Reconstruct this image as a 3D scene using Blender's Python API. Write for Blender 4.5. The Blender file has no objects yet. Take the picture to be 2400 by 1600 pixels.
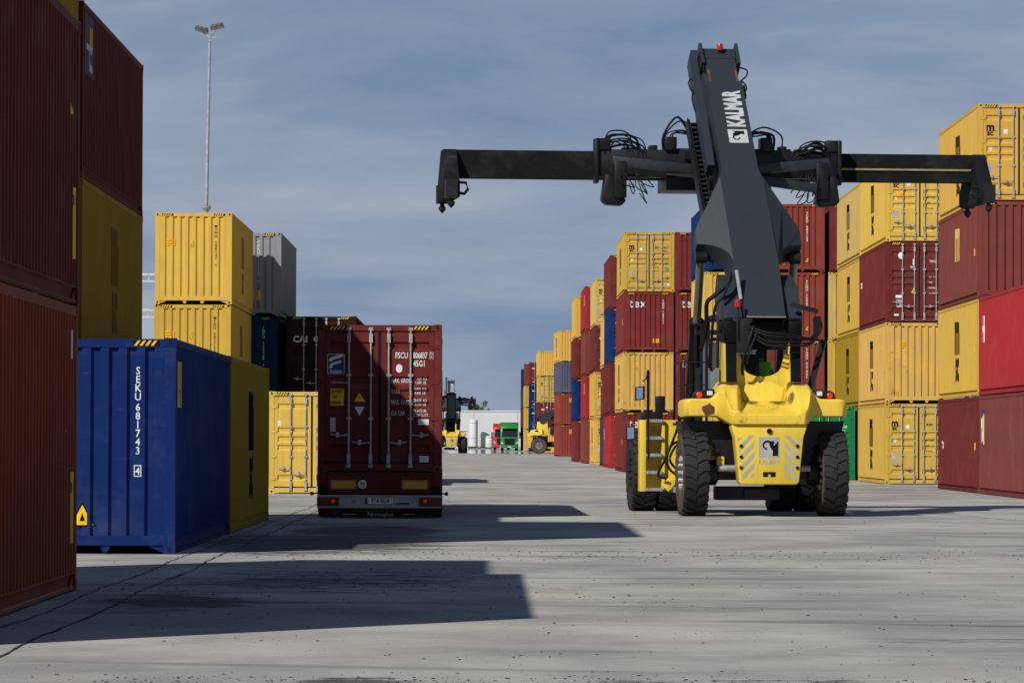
import bpy, bmesh, math, random
from mathutils import Vector, Matrix
import numpy as np
random.seed(7); np.random.seed(7)
S = bpy.context.scene
COL = S.collection
R = math.radians

# ------------------------------------------------------------------ camera, sky, sun, exposure
cam_d = bpy.data.cameras.new('camera'); cam = bpy.data.objects.new('camera', cam_d); COL.objects.link(cam)
cam_d.sensor_width = 36; cam_d.lens = 150; cam_d.clip_start = .5; cam_d.clip_end = 9000
cam.location = (0, 0, 1.55)
cam.rotation_euler = (Matrix.Rotation(R(-.344), 4, 'Z') @ Matrix.Rotation(R(90 + 1.317), 4, 'X') @ Matrix.Rotation(R(.2), 4, 'Z')).to_euler()
S.camera = cam

SUN = Vector((1, 1.25, -1.26)).normalized()
sl = bpy.data.lights.new('sun', 'SUN'); sl.energy = 4.4; sl.angle = R(.53); sl.color = (1, .955, .88)
so = bpy.data.objects.new('sun', sl); COL.objects.link(so)
so.rotation_euler = SUN.to_track_quat('-Z', 'Y').to_euler(); so.location = (-40, -40, 60)

W = bpy.data.worlds.new('World'); S.world = W; W.use_nodes = True
nt = W.node_tree; nt.nodes.clear(); N = nt.nodes.new; K = nt.links.new
out = N('ShaderNodeOutputWorld'); bg = N('ShaderNodeBackground'); bg.inputs[1].default_value = .062
sky = N('ShaderNodeTexSky'); sky.sky_type = 'NISHITA'; sky.sun_disc = False
sky.sun_elevation = math.asin(-SUN.z); sky.sun_rotation = math.atan2(-SUN.x, -SUN.y)
sky.air_density = 1.0; sky.dust_density = .15; sky.ozone_density = 3.0
tc = N('ShaderNodeTexCoord'); mp = N('ShaderNodeMapping'); mp.inputs['Scale'].default_value = (5.5, 5.5, 21)
mp.inputs['Location'].default_value = (1.3, .4, .2)
mp.inputs['Rotation'].default_value = (R(2), R(7), 0)
n1 = N('ShaderNodeTexNoise'); n1.inputs['Scale'].default_value = 1.5; n1.inputs['Detail'].default_value = 9; n1.inputs['Roughness'].default_value = .57; n1.inputs['Distortion'].default_value = .35
mx = N('ShaderNodeMixRGB')
# thin high cloud: colour varies softly, slant path thickens it towards the horizon
cc = N('ShaderNodeValToRGB'); cc.color_ramp.elements[0].position = .33; cc.color_ramp.elements[1].position = .74
cc.color_ramp.elements[0].color = (.165, .252, .395, 1); cc.color_ramp.elements[1].color = (.45, .48, .55, 1)
cs = N('ShaderNodeMixRGB'); cs.blend_type = 'MULTIPLY'; cs.inputs[0].default_value = 1; cs.inputs[2].default_value = (1 / .062, 1 / .062, 1 / .062, 1)
sp_ = N('ShaderNodeSeparateXYZ'); K(tc.outputs['Generated'], sp_.inputs[0])
def wm(op, a, b=None):
    x = N('ShaderNodeMath'); x.operation = op
    for i, v in ((0, a), (1, b)):
        if v is None: continue
        if hasattr(v, 'is_output'): K(v, x.inputs[i])
        else: x.inputs[i].default_value = v
    return x.outputs[0]
tau = wm('DIVIDE', -.13, wm('MAXIMUM', sp_.outputs[2], .04))
opac = wm('SUBTRACT', 1., wm('EXPONENT', tau))
tint = N('ShaderNodeMixRGB'); tint.blend_type = 'MULTIPLY'; tint.inputs[0].default_value = 1; tint.inputs[2].default_value = (.42, .54, .75, 1)
K(tc.outputs['Generated'], mp.inputs[0]); K(n1.outputs[0], cc.inputs[0]); K(cc.outputs[0], cs.inputs[1]); K(cs.outputs[0], mx.inputs[2]); K(mp.outputs[0], n1.inputs['Vector']); pass
K(sky.outputs[0], tint.inputs[1]); K(tint.outputs[0], mx.inputs[1]); K(opac, mx.inputs[0]); K(mx.outputs[0], bg.inputs[0]); K(bg.outputs[0], out.inputs[0])
S.view_settings.view_transform = 'Standard'; S.view_settings.look = 'None'
S.view_settings.exposure = 0; S.view_settings.gamma = 1; S.view_settings.use_curve_mapping = False
S.cycles.max_bounces = 5; S.cycles.diffuse_bounces = 3; S.cycles.transparent_max_bounces = 8
S.cycles.use_denoising = True

# ------------------------------------------------------------------ helpers
def lin(r, g, b):
    f = lambda c: (c / 12.92 if c <= .04045 else ((c + .055) / 1.055) ** 2.4)
    return (f(r / 255), f(g / 255), f(b / 255))

def tag(o, label=None, cat=None, group=None, kind=None):
    if label: o['label'] = label
    if cat: o['category'] = cat
    if group: o['group'] = group
    if kind: o['kind'] = kind
    return o

def empty(name, loc=(0, 0, 0), rz=0, parent=None):
    o = bpy.data.objects.new(name, None); COL.objects.link(o); o.empty_display_size = .3
    o.location = loc; o.rotation_euler = (0, 0, rz)
    if parent: o.parent = parent
    return o

def link(name, me, mats, parent=None):
    o = bpy.data.objects.new(name, me); COL.objects.link(o)
    if parent: o.parent = parent
    if mats is not None:
        if not isinstance(mats, (list, tuple)): mats = [mats]
        while len(me.materials) < len(mats): me.materials.append(None)
        for i, m in enumerate(mats):
            o.material_slots[i].link = 'OBJECT'; o.material_slots[i].material = m
    return o

class MB:
    def __init__(s): s.v = []; s.f = []; s.m = []; s.mi = 0
    def add(s, vs, fs):
        b = len(s.v); s.v += [tuple(x) for x in vs]
        for f in fs: s.f.append([i + b for i in f]); s.m.append(s.mi)
        return s
    def box(s, x0, x1, y0, y1, z0, z1, M=None):
        vs = [(x, y, z) for z in (z0, z1) for y in (y0, y1) for x in (x0, x1)]
        if M is not None: vs = [M @ Vector(p) for p in vs]
        return s.add(vs, [(0, 2, 3, 1), (4, 5, 7, 6), (0, 1, 5, 4), (1, 3, 7, 5), (3, 2, 6, 7), (2, 0, 4, 6)])
    def bar(s, a, b, w, h, up=(0, 0, 1)):
        a = Vector(a); b = Vector(b); d = (b - a); L = d.length; d.normalize()
        up = Vector(up); x = d.cross(up)
        if x.length < 1e-4: x = d.cross(Vector((0, 1, 0)))
        x.normalize(); z = x.cross(d)
        M = Matrix(((x.x, d.x, z.x, a.x), (x.y, d.y, z.y, a.y), (x.z, d.z, z.z, a.z), (0, 0, 0, 1)))
        return s.box(-w / 2, w / 2, 0, L, -h / 2, h / 2, M)
    def prism(s, poly, axis, t0, t1):
        n = len(poly)
        def P(p, t):
            if axis == 'x': return (t, p[0], p[1])
            if axis == 'y': return (p[0], t, p[1])
            return (p[0], p[1], t)
        vs = [P(p, t0) for p in poly] + [P(p, t1) for p in poly]
        fs = [tuple(range(n))[::-1], tuple(range(n, 2 * n))] + [(i, (i + 1) % n, n + (i + 1) % n, n + i) for i in range(n)]
        return s.add(vs, fs)
    def tube(s, path, r, n=8, cap=True):
        path = [Vector(p) for p in path]; rs = r if isinstance(r, (list, tuple)) else [r] * len(path)
        vs = []; up = Vector((0, 0, 1))
        for i, p in enumerate(path):
            d = (path[min(i + 1, len(path) - 1)] - path[max(i - 1, 0)]).normalized()
            x = d.cross(up)
            if x.length < .05: x = d.cross(Vector((1, 0, 0)))
            x.normalize(); z = x.cross(d)
            vs += [p + rs[i] * (math.cos(2 * math.pi * k / n) * x + math.sin(2 * math.pi * k / n) * z) for k in range(n)]
        fs = [(i * n + k, i * n + (k + 1) % n, (i + 1) * n + (k + 1) % n, (i + 1) * n + k) for i in range(len(path) - 1) for k in range(n)]
        if cap: fs += [tuple(range(n))[::-1], tuple(range((len(path) - 1) * n, len(path) * n))]
        return s.add(vs, fs)
    def lathe(s, prof, axis='z', n=24, c=(0, 0, 0), M=None):
        vs = []
        for (r, t) in prof:
            for k in range(n):
                a = 2 * math.pi * k / n; p, q = r * math.cos(a), r * math.sin(a)
                v = {'x': (t, p, q), 'y': (p, t, q), 'z': (p, q, t)}[axis]
                v = Vector(v) + Vector(c); vs.append(M @ v if M is not None else v)
        m = len(prof)
        fs = [(i * n + k, i * n + (k + 1) % n, (i + 1) * n + (k + 1) % n, (i + 1) * n + k) for i in range(m - 1) for k in range(n)]
        fs += [tuple(range(n))[::-1], tuple(range((m - 1) * n, m * n))]
        return s.add(vs, fs)
    def quad(s, a, b, c, d): return s.add([a, b, c, d], [(0, 1, 2, 3)])
    def mesh(s, name, smooth=False, fix=True):
        me = bpy.data.meshes.new(name); me.from_pydata(s.v, [], s.f)
        if max(s.m, default=0) > 0: me.polygons.foreach_set('material_index', s.m)
        if fix:
            bm = bmesh.new(); bm.from_mesh(me); bmesh.ops.recalc_face_normals(bm, faces=bm.faces); bm.to_mesh(me); bm.free()
        if smooth: me.polygons.foreach_set('use_smooth', [True] * len(me.polygons))
        me.update(); return me
    def build(s, name, mats, parent=None, smooth=False, sharp=None, bevel=0):
        me = s.mesh(name, smooth)
        if bevel:
            bm = bmesh.new(); bm.from_mesh(me); bmesh.ops.remove_doubles(bm, verts=bm.verts, dist=1e-5)
            es = [e for e in bm.edges if len(e.link_faces) == 2 and e.calc_face_angle() > .5]
            bmesh.ops.bevel(bm, geom=es, offset=bevel, segments=2, affect='EDGES', profile=.5, clamp_overlap=True)
            bm.to_mesh(me); bm.free(); me.polygons.foreach_set('use_smooth', [True] * len(me.polygons)); me.set_sharp_from_angle(angle=R(40))
        if smooth and sharp: me.set_sharp_from_angle(angle=R(sharp))
        return link(name, me, mats, parent)

def copy_tree(o, parent=None):
    c = o.copy(); COL.objects.link(c); c.parent = parent
    for ch in o.children: copy_tree(ch, c)
    return c

# ------------------------------------------------------------------ materials
class NG:
    def __init__(s, name):
        s.m = bpy.data.materials.new(name); s.m.use_nodes = True; s.t = s.m.node_tree
        s.b = s.t.nodes['Principled BSDF']; s.out = s.t.nodes['Material Output']
    def n(s, t, **kw):
        x = s.t.nodes.new(t)
        for k, v in kw.items(): setattr(x, k, v)
        return x
    def l(s, a, b): s.t.links.new(a, b)
    def noise(s, vec, scale, detail=4, rough=.55, mscale=None, dist=0):
        if mscale:
            m = s.n('ShaderNodeMapping'); m.inputs['Scale'].default_value = mscale; s.l(vec, m.inputs[0]); vec = m.outputs[0]
        x = s.n('ShaderNodeTexNoise'); x.inputs['Scale'].default_value = scale; x.inputs['Detail'].default_value = detail
        x.inputs['Roughness'].default_value = rough; x.inputs['Distortion'].default_value = dist
        s.l(vec, x.inputs['Vector']); return x.outputs[0]
    def ramp(s, fac, *stops):
        x = s.n('ShaderNodeValToRGB'); e = x.color_ramp.elements
        while len(e) < len(stops): e.new(.5)
        for el, (p, c) in zip(e, stops):
            el.position = p; el.color = (c, c, c, 1) if not isinstance(c, (tuple, list)) else (*c[:3], 1)
        s.l(fac, x.inputs[0]); return x.outputs[0]
    def mix(s, fac, a, b, mode='MIX'):
        x = s.n('ShaderNodeMixRGB', blend_type=mode)
        for i, v in ((0, fac), (1, a), (2, b)):
            if hasattr(v, 'is_output'): s.l(v, x.inputs[i])
            elif i == 0: x.inputs[0].default_value = v
            else: x.inputs[i].default_value = (*v[:3], 1)
        return x.outputs[0]
    def math(s, op, a, b=None, clamp=False):
        x = s.n('ShaderNodeMath', operation=op, use_clamp=clamp)
        for i, v in ((0, a), (1, b)):
            if v is None: continue
            if hasattr(v, 'is_output'): s.l(v, x.inputs[i])
            else: x.inputs[i].default_value = v
        return x.outputs[0]
    def objvec(s):
        tc = s.n('ShaderNodeTexCoord'); oi = s.n('ShaderNodeObjectInfo')
        a = s.n('ShaderNodeVectorMath', operation='ADD'); k = s.math('MULTIPLY', oi.outputs['Random'], 37.)
        cb = s.n('ShaderNodeCombineXYZ'); s.l(k, cb.inputs[0]); s.l(k, cb.inputs[1])
        s.l(tc.outputs['Object'], a.inputs[0]); s.l(cb.outputs[0], a.inputs[1]); return a.outputs[0]
    def bump(s, h, strength, dist=.01):
        b = s.n('ShaderNodeBump'); b.inputs['Strength'].default_value = strength; b.inputs['Distance'].default_value = dist
        s.l(h, b.inputs['Height']); s.l(b.outputs[0], s.b.inputs['Normal'])

MATS = {}
def paint(name, c, rough=.42, rust=.25, dirt=.35, fade=.2, spec=.07, dust=0):
    """weathered sheet-metal paint: fading, vertical rain streaks, rust freckles"""
    if name in MATS: return MATS[name]
    g = NG(name); v = g.objvec()
    f = g.noise(v, 1.1, 5, .6)
    c2 = tuple(min(1, x * (1 - fade) + .45 * fade * sum(c) / 3) for x in c)
    oc = g.n('ShaderNodeObjectInfo')
    col = g.mix(1., g.mix(g.ramp(f, (.35, 0), (.7, 1)), c, c2), oc.outputs['Color'], 'MULTIPLY')
    st = g.noise(v, 1.6, 5, .62, (7, 7, .35))
    col = g.mix(g.math('MULTIPLY', g.ramp(st, (.5, 0), (.78, 1)), dirt), col, tuple(x * .42 + .004 for x in c))
    ru = g.noise(v, 3.4, 8, .68); ru2 = g.noise(v, .5, 3, .5)
    rm = g.math('MULTIPLY', g.ramp(ru, (.66 - .12 * rust, 0), (.74 - .10 * rust, 1)), g.ramp(ru2, (.42, 0), (.62, 1)))
    rs = g.noise(v, 2.2, 6, .7, (3, 3, .5))
    rm = g.math('MULTIPLY', rm, g.ramp(rs, (.38, 0), (.55, 1)))
    rc = g.mix(ru, (.10, .028, .012), (.24, .085, .03))
    col = g.mix(g.math('MULTIPLY', rm, min(1, rust * 1.6 + (.25 if rust > .08 else 0))), col, rc)
    if rust > .08:
        du = g.noise(v, .8, 7, .68, (1, 1, 1.4)); col = g.mix(g.math('MULTIPLY', g.ramp(du, (.50, 0), (.70, 1)), .16), col, tuple(.55 * x + .13 for x in c))
        sc = g.noise(v, 2.6, 7, .75, (.5, .5, 5)); col = g.mix(g.math('MULTIPLY', g.ramp(sc, (.64, 0), (.69, 1)), .3), col, tuple(.6 * x + .10 for x in c))
    g.l(col, g.b.inputs['Base Color'])
    g.l(g.math('ADD', g.math('MULTIPLY', f, .2), rough + (.22 if spec < .1 else -.06)), g.b.inputs['Roughness'])
    g.b.inputs['Specular IOR Level'].default_value = spec
    if dust:
        g.b.inputs['Sheen Weight'].default_value = dust; g.b.inputs['Sheen Roughness'].default_value = .25; g.b.inputs['Sheen Tint'].default_value = (1, .72, .58, 1)
    g.bump(g.math('ADD', g.math('MULTIPLY', g.noise(v, 5, 4, .6), .3), g.noise(v, 1.2, 2, .5)), .22, .02)
    MATS[name] = g.m; return g.m
def plain(name, c, rough=.5, metal=0, var=.25, scale=4, bump=0, spec=.4):
    if name in MATS: return MATS[name]
    g = NG(name); v = g.objvec(); f = g.noise(v, scale, 6, .62)
    g.l(g.mix(g.ramp(f, (.3, 0), (.72, 1)), tuple(x * (1 - var) for x in c), tuple(min(1, x * (1 + var)) for x in c)), g.b.inputs['Base Color'])
    g.l(g.math('ADD', g.math('MULTIPLY', f, .22), rough - .1), g.b.inputs['Roughness']); g.b.inputs['Metallic'].default_value = metal
    g.b.inputs['Specular IOR Level'].default_value = spec
    if bump: g.bump(f, bump, .01)
    MATS[name] = g.m; return g.m
def glass(name, tint=(.55, .65, .6), alpha=.45):
    if name in MATS: return MATS[name]
    g = NG(name); g.b.inputs['Base Color'].default_value = (.02, .025, .025, 1); g.b.inputs['Roughness'].default_value = .04
    tr = g.n('ShaderNodeBsdfTransparent'); tr.inputs[0].default_value = (*tint, 1)
    ms = g.n('ShaderNodeMixShader'); ms.inputs[0].default_value = alpha
    g.l(tr.outputs[0], ms.inputs[1]); g.l(g.b.outputs[0], ms.inputs[2]); g.l(ms.outputs[0], g.out.inputs[0])
    MATS[name] = g.m; return g.m
def emit(name, c, st, base):
    if name in MATS: return MATS[name]
    g = NG(name); g.b.inputs['Base Color'].default_value = (*base, 1); g.b.inputs['Roughness'].default_value = .25
    g.b.inputs['Emission Color'].default_value = (*c, 1); g.b.inputs['Emission Strength'].default_value = st
    MATS[name] = g.m; return g.m

M_BLACK = plain('black_rubber', (.006, .006, .0065), .6, spec=.25)
M_DARK = plain('dark_steel', (.014, .015, .017), .5, spec=.3)
M_HOLE = plain('hole_shade_black', (.004, .004, .004), .9)  # flat black standing in for the shade inside holes
M_GALV = plain('galvanised_steel', (.36, .38, .40), .45, .3)
M_RODS = plain('zinc_rod', (.36, .37, .37), .5, .15)
M_WHITE = plain('white_lettering', (.72, .72, .70), .7, var=.15, spec=.1)
M_BLKT = plain('black_lettering', (.009, .009, .009), .8, spec=.05)
M_YEL = plain('yellow_sticker', (.80, .50, .02), .6, var=.12, spec=.12)
M_ORG = plain('orange_yellow_sticker', (.86, .40, .01), .45, var=.1)
M_NAVY = plain('navy_print', (.01, .028, .15), .5, var=.15)
M_GRN = plain('green_sticker', (.03, .36, .10), .5)
M_GREYP = plain('grey_plate', (.42, .42, .41), .5, .2)
M_RUST = plain('rusty_steel', (.13, .045, .022), .75, var=.5, bump=.3)
# ------------------------------------------------------------------ ground
def ground_material():
    g = NG('concrete_yard'); tc = g.n('ShaderNodeTexCoord'); P = tc.outputs['Object']
    sx = g.n('ShaderNodeSeparateXYZ'); g.l(P, sx.inputs[0]); X, Y = sx.outputs[0], sx.outputs[1]
    a = g.noise(P, .11, 6, .62); b = g.noise(P, .55, 7, .62); c = g.noise(P, 5.5, 6, .65)
    col = g.mix(g.ramp(a, (.34, 0), (.68, 1)), (.285, .279, .267), (.60, .572, .512))
    col = g.mix(g.math('MULTIPLY', g.ramp(b, (.42, 0), (.62, 1)), .5), col, (.25, .246, .242))
    col = g.mix(g.math('MULTIPLY', g.ramp(g.noise(P, .33, 7, .62, (1.3, .5, 1)), (.48, 0), (.66, 1)), .6), col, (.60, .58, .53))
    col = g.mix(g.math('MULTIPLY', c, .35), col, (.33, .325, .31), 'MULTIPLY')
    col = g.mix(.55, col, g.mix(g.ramp(c, (.3, 0), (.7, 1)), (.75, .75, .75), (1.12, 1.12, 1.12)), 'MULTIPLY')
    # sweeping tyre marks: thin bands of distorted rings
    for (cx, cy, sc, w, th) in ((14, 20, .115, .3, .62), (-22, 75, .06, .24, .64)):
        m = g.n('ShaderNodeMapping'); m.inputs['Location'].default_value = (cx, cy, 0); g.l(P, m.inputs[0])
        wv = g.n('ShaderNodeTexWave', wave_type='RINGS', rings_direction='SPHERICAL'); wv.inputs['Scale'].default_value = sc
        wv.inputs['Distortion'].default_value = 5; wv.inputs['Detail'].default_value = 3; wv.inputs['Detail Scale'].default_value = .35
        g.l(m.outputs[0], wv.inputs['Vector'])
        k = g.math('MULTIPLY', g.ramp(wv.outputs[0], (.93, 0), (.985, 1)), g.ramp(g.noise(P, .16, 4, .55), (.46, 0), (th, 1)))
        col = g.mix(g.math('MULTIPLY', k, .45), col, (.08, .08, .082))
    # oil and dirt stains where vehicles stand: (x, y, rx, ry, strength)
    nz = g.noise(P, .8, 8, .74, (.7, 1.0, 1)); nf = g.noise(P, 4.2, 9, .78, (.45, 1.1, 1))
    st = None
    for (x, y, rx, ry, s) in ((-2.6, 64, 2.8, 9.5, 1.15), (-2.0, 72, 1.8, 6, 1.3), (-1.9, 47, 3.2, 6.5, .75), (-3.0, 41, 1.2, 4.5, .95),
                              (.9, 56.5, 5.2, 3.5, .38), (4.2, 33, 2.4, 2.0, .35), (-.83, 27.45, .62, .75, .86), (5.4, 90, 2.6, 7, .5), (1.9, 27.4, 2.2, .7, .62), (3.2, 45, 4.6, 3.2, .36), (9, 60, 5, 8, .3), (-.5, 110, 3, 26, .4), (6, 140, 5, 24, .34)):
        dx = g.math('DIVIDE', g.math('SUBTRACT', X, x), rx); dy = g.math('DIVIDE', g.math('SUBTRACT', Y, y), ry)
        d = g.math('ADD', g.math('MULTIPLY', dx, dx), g.math('MULTIPLY', dy, dy))
        k = g.math('MULTIPLY', g.math('SUBTRACT', 1., d, True), s)
        st = k if st is None else g.math('MAXIMUM', st, k)
    thr = g.math('ADD', g.math('MULTIPLY', nz, .45), g.math('MULTIPLY', nf, .55))
    sm = g.math('MULTIPLY', g.math('SUBTRACT', g.math('ADD', g.math('MULTIPLY', st, .22), thr), .625), 22., True)
    sm = g.math('MULTIPLY', sm, g.math('GREATER_THAN', st, .01))
    col = g.mix(g.math('MULTIPLY', sm, .8), col, (.022, .022, .023))
    # wet patch in the far lane
    wet = None
    for (x, y, rx, ry) in ((-1.2, 560, 6.5, 130), (3, 500, 4, 60)):
        dx = g.math('DIVIDE', g.math('SUBTRACT', X, x), rx); dy = g.math('DIVIDE', g.math('SUBTRACT', Y, y), ry)
        k = g.math('SUBTRACT', 1., g.math('ADD', g.math('MULTIPLY', dx, dx), g.math('MULTIPLY', dy, dy)), True)
        wet = k if wet is None else g.math('MAXIMUM', wet, k)
    wn = g.noise(P, .16, 6, .6, (1, .12, 1))
    wm = g.math('MULTIPLY', g.math('SUBTRACT', g.math('ADD', wet, g.math('MULTIPLY', wn, 1.0)), .92), 5., True)
    wm = g.math('MULTIPLY', wm, g.math('GREATER_THAN', wet, .01))
    col = g.mix(g.math('MULTIPLY', wm, .55), col, (.10, .10, .10))
    g.l(col, g.b.inputs['Base Color'])
    g.l(g.mix(wm, (.88, .88, .88), (.035, .035, .035)), g.b.inputs['Roughness'])
    g.b.inputs['Specular IOR Level'].default_value = .3
    bp = g.n('ShaderNodeBump'); bp.inputs['Distance'].default_value = .012
    g.l(g.math('MULTIPLY', g.math('SUBTRACT', 1., wm), .35), bp.inputs['Strength'])
    g.l(g.math('ADD', c, g.noise(P, 26, 3, .6)), bp.inputs['Height']); g.l(bp.outputs[0], g.b.inputs['Normal'])
    return g.m
m = MB(); m.quad((-4000, -300, 0), (4000, -300, 0), (4000, 7000, 0), (-4000, 7000, 0))
ground = tag(m.build('ground', ground_material()), 'pale stained concrete yard surface', None, None, 'structure')

# slab joints: ragged cracked seams, 4 mm proud sheets of dark filler
M_JOINT = plain('joint_filler', (.03, .03, .031), .95, var=.6, scale=6)
def joint(pts, w0):
    m = MB(); n = len(pts); vs = []
    for i, (x, y) in enumerate(pts):
        d = Vector(pts[min(i + 1, n - 1)]) - Vector(pts[max(i - 1, 0)]); d = Vector((-d[1], d[0])).normalized()
        w = w0 * random.uniform(.4, 1.5); j = random.uniform(-.02, .02)
        vs += [(x + d.x * (j - w), y + d.y * (j - w), .004), (x + d.x * (j + w), y + d.y * (j + w), .004)]
    m.add(vs, [(2 * i, 2 * i + 1, 2 * i + 3, 2 * i + 2) for i in range(n - 1)])
    o = m.build('slab_joint', M_JOINT, ground); return o
for x0, x1, w in ((-3.42, -3.72, .016), (-3.93, -4.02, .011)):
    joint([(x0 + (x1 - x0) * t / 260 + .03 * math.sin(t * .23), 24 + t * .42) for t in range(260)], w)
joint([(-6 + t * .12, 35.8 + .02 * math.sin(t) + t * .0002) for t in range(220)], .007)
joint([(8 + t * .05, 108 - t * .52) for t in range(90)], .012)
joint([(-3.5 + t * .2, 62.5) for t in range(140)], .008)

# loose grit and stones on the concrete
def grit():
    n = 9000; vs = []; fs = []
    base = [(math.cos(k * 1.047), math.sin(k * 1.047), 0) for k in range(6)] + [(.62 * math.cos(k * 1.571 + .4), .62 * math.sin(k * 1.571 + .4), .42) for k in range(4)]
    oct_f = [(6, 7, 8, 9), (0, 1, 6), (1, 7, 6), (1, 2, 7), (2, 3, 7), (3, 8, 7), (3, 4, 8), (4, 9, 8), (4, 5, 9), (5, 0, 9), (0, 6, 9)]
    for i in range(n):
        k = random.random()
        if k < .45:
            y = random.uniform(26, 45); x = random.gauss(0, .12) * y * .9
            if math.sin(x * 1.7 + y * .9) + math.sin(y * 2.3 - x) < random.uniform(-.6, 1.6): continue
        elif k < .62: y = random.gauss(27.2, .5); x = random.uniform(-2.5, 4)
        elif k < .78: y = random.gauss(57.5, 1.6); x = random.uniform(-3.5, 7.5)
        elif k < .9: y = random.gauss(47, 4); x = random.gauss(-1.2, 1.5)
        else: y = random.uniform(26, 110); x = random.uniform(-.12, .14) * y
        if x < -4.05 and y < 44: continue
        r = random.choice((.0025, .003, .003, .0035, .004, .004, .005, .005, .006, .006, .007, .009, .014)) * (1 + .4 * random.random()) * (y / 36) ** .4; a = random.uniform(0, 6.28)
        e = random.uniform(.6, 1); b = len(vs)
        for p in base:
            q = (p[0] * r, p[1] * r * e); vs.append((x + q[0] * math.cos(a) - q[1] * math.sin(a), y + q[0] * math.sin(a) + q[1] * math.cos(a), p[2] * r * random.uniform(.7, 1) if p[2] else -.001))
        fs += [tuple(j + b for j in f) for f in oct_f]
    m = MB(); m.add(vs, fs)
    return tag(m.build('gravel', plain('dark_grit', (.035, .033, .032), .9, var=.6)), 'scattered dark grit and small stones on the concrete', 'grit', None, 'stuff')
grit()

# ------------------------------------------------------------------ lettering and decals
_txt = {}
def text_mesh(s, size=1., xs=.75, bold=.0, align='LEFT', spacing=1.):
    key = (s, size, xs, bold, align, spacing)
    if key in _txt: return _txt[key]
    cu = bpy.data.curves.new('t', 'FONT'); cu.body = s; cu.size = 1.; cu.align_x = align; cu.offset = bold; cu.space_character = spacing; cu.resolution_u = 2
    cu.space_line = .82
    ob = bpy.data.objects.new('t', cu); me = bpy.data.meshes.new_from_object(ob)
    v = np.empty(len(me.vertices) * 3); me.vertices.foreach_get('co', v); v = v.reshape(-1, 3)[:, :2].copy(); v[:, 0] *= size * xs; v[:, 1] *= size
    f = [list(p.vertices) for p in me.polygons]
    bpy.data.objects.remove(ob); bpy.data.curves.remove(cu); bpy.data.meshes.remove(me)
    _txt[key] = (v, f); return v, f
def glyph(kind, *a, **k):
    """2-D shapes (verts, faces) used as print"""
    if kind == 'text': return text_mesh(*a, **k)
    if kind == 'rect':
        w, h = a; return np.array([(-w / 2, -h / 2), (w / 2, -h / 2), (w / 2, h / 2), (-w / 2, h / 2)]), [[0, 1, 2, 3]]
    if kind == 'ring':
        w, h, t = a; o = [(-w / 2, -h / 2), (w / 2, -h / 2), (w / 2, h / 2), (-w / 2, h / 2)]; i = [(x - math.copysign(t, x), y - math.copysign(t, y)) for x, y in o]
        return np.array(o + i), [[j, (j + 1) % 4, 4 + (j + 1) % 4, 4 + j] for j in range(4)]
    if kind == 'tri':
        w, h = a; return np.array([(-w / 2, 0), (w / 2, 0), (0, h)]), [[0, 1, 2]]
    if kind == 'disc':
        r = a[0]; e = a[1] if len(a) > 1 else 1; return np.array([(r * math.cos(t * .3927), r * e * math.sin(t * .3927)) for t in range(16)]), [list(range(16))]
    if kind == 'poly': return np.array(a[0]), [list(range(len(a[0])))]
    if kind == 'hazard':
        w, h, n = a; vs = []; fs = []; p = w / n
        for i in range(n):
            x = -w / 2 + i * p; b = len(vs); vs += [(x, -h / 2), (x + p * .5, -h / 2), (x + p * .5 + h * .75, h / 2), (x + h * .75, h / 2)]; fs.append([b, b + 1, b + 2, b + 3])
        return np.array(vs), fs
def stack(*parts):
    vs = []; fs = []
    for (g, dx, dy) in parts:
        b = len(vs); vs += [(x + dx, y + dy) for x, y in g[0]]; fs += [[i + b for i in f] for f in g[1]]
    return np.array(vs), fs
_dec = {}
def decal_mesh(key, shapes, mapfn, axis, breaks, depth, off):
    """shapes: [(glyph, u, v)]; split at the corrugation breaks and laid onto the surface"""
    if key in _dec: return _dec[key]
    bm = bmesh.new()
    for (g, u, v) in shapes:
        vs = [bm.verts.new((x + u, y + v, 0)) for x, y in g[0]]
        for f in g[1]:
            try: bm.faces.new([vs[i] for i in f])
            except ValueError: pass
    if breaks:
        c = [v.co[axis] for v in bm.verts]; lo, hi = min(c), max(c); n = Vector((1, 0, 0)) if axis == 0 else Vector((0, 1, 0))
        for b in breaks:
            if lo < b < hi: bmesh.ops.bisect_plane(bm, geom=bm.verts[:] + bm.edges[:] + bm.faces[:], plane_co=n * b, plane_no=n, dist=1e-6)
    for v in bm.verts:
        d = depth(v.co[axis]) if depth else 0
        v.co = mapfn(v.co.x, v.co.y, d - off)
    me = bpy.data.meshes.new('print'); bm.to_mesh(me); bm.free(); _dec[key] = me; return me

# ------------------------------------------------------------------ shipping containers
CL, CW, CH = 12.192, 2.438, 2.896
L2, W2 = CL / 2, CW / 2
def pw(pts):
    def f(t):
        if t <= pts[0][0]: return pts[0][1]
        for (a, da), (b, db) in zip(pts, pts[1:]):
            if t <= b: return da + (db - da) * (t - a) / (b - a) if b > a else db
        return pts[-1][1]
    return f
SIDE = [(-L2 + .15, 0)]
_n = 43; _p = (CL - .36) / _n
for i in range(_n):
    a = -L2 + .18 + i * _p; SIDE += [(a + .07, 0), (a + .135, .036), (a + .207, .036), (a + .272, 0)]
SIDE.append((L2 - .15, 0))
ENDP = [(-1.07, 0)]
for i in range(8):
    a = -1.07 + .13 + i * .243; ENDP += [(a, 0), (a + .022, .046), (a + .098, .046), (a + .14, 0)]
ENDP.append((1.07, 0))
DOORP = [(.2, 0)]
for z in (.45, 1.30, 1.54, 1.79, 2.47):
    DOORP += [(z - .085, 0), (z - .045, .034), (z + .045, .034), (z + .085, 0)]
DOORP.append((2.75, 0))
fS, fE, fD = pw(SIDE), pw(ENDP), pw(DOORP)
OFFS = .008    # side sheet sits this far inside the corner castings
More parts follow.
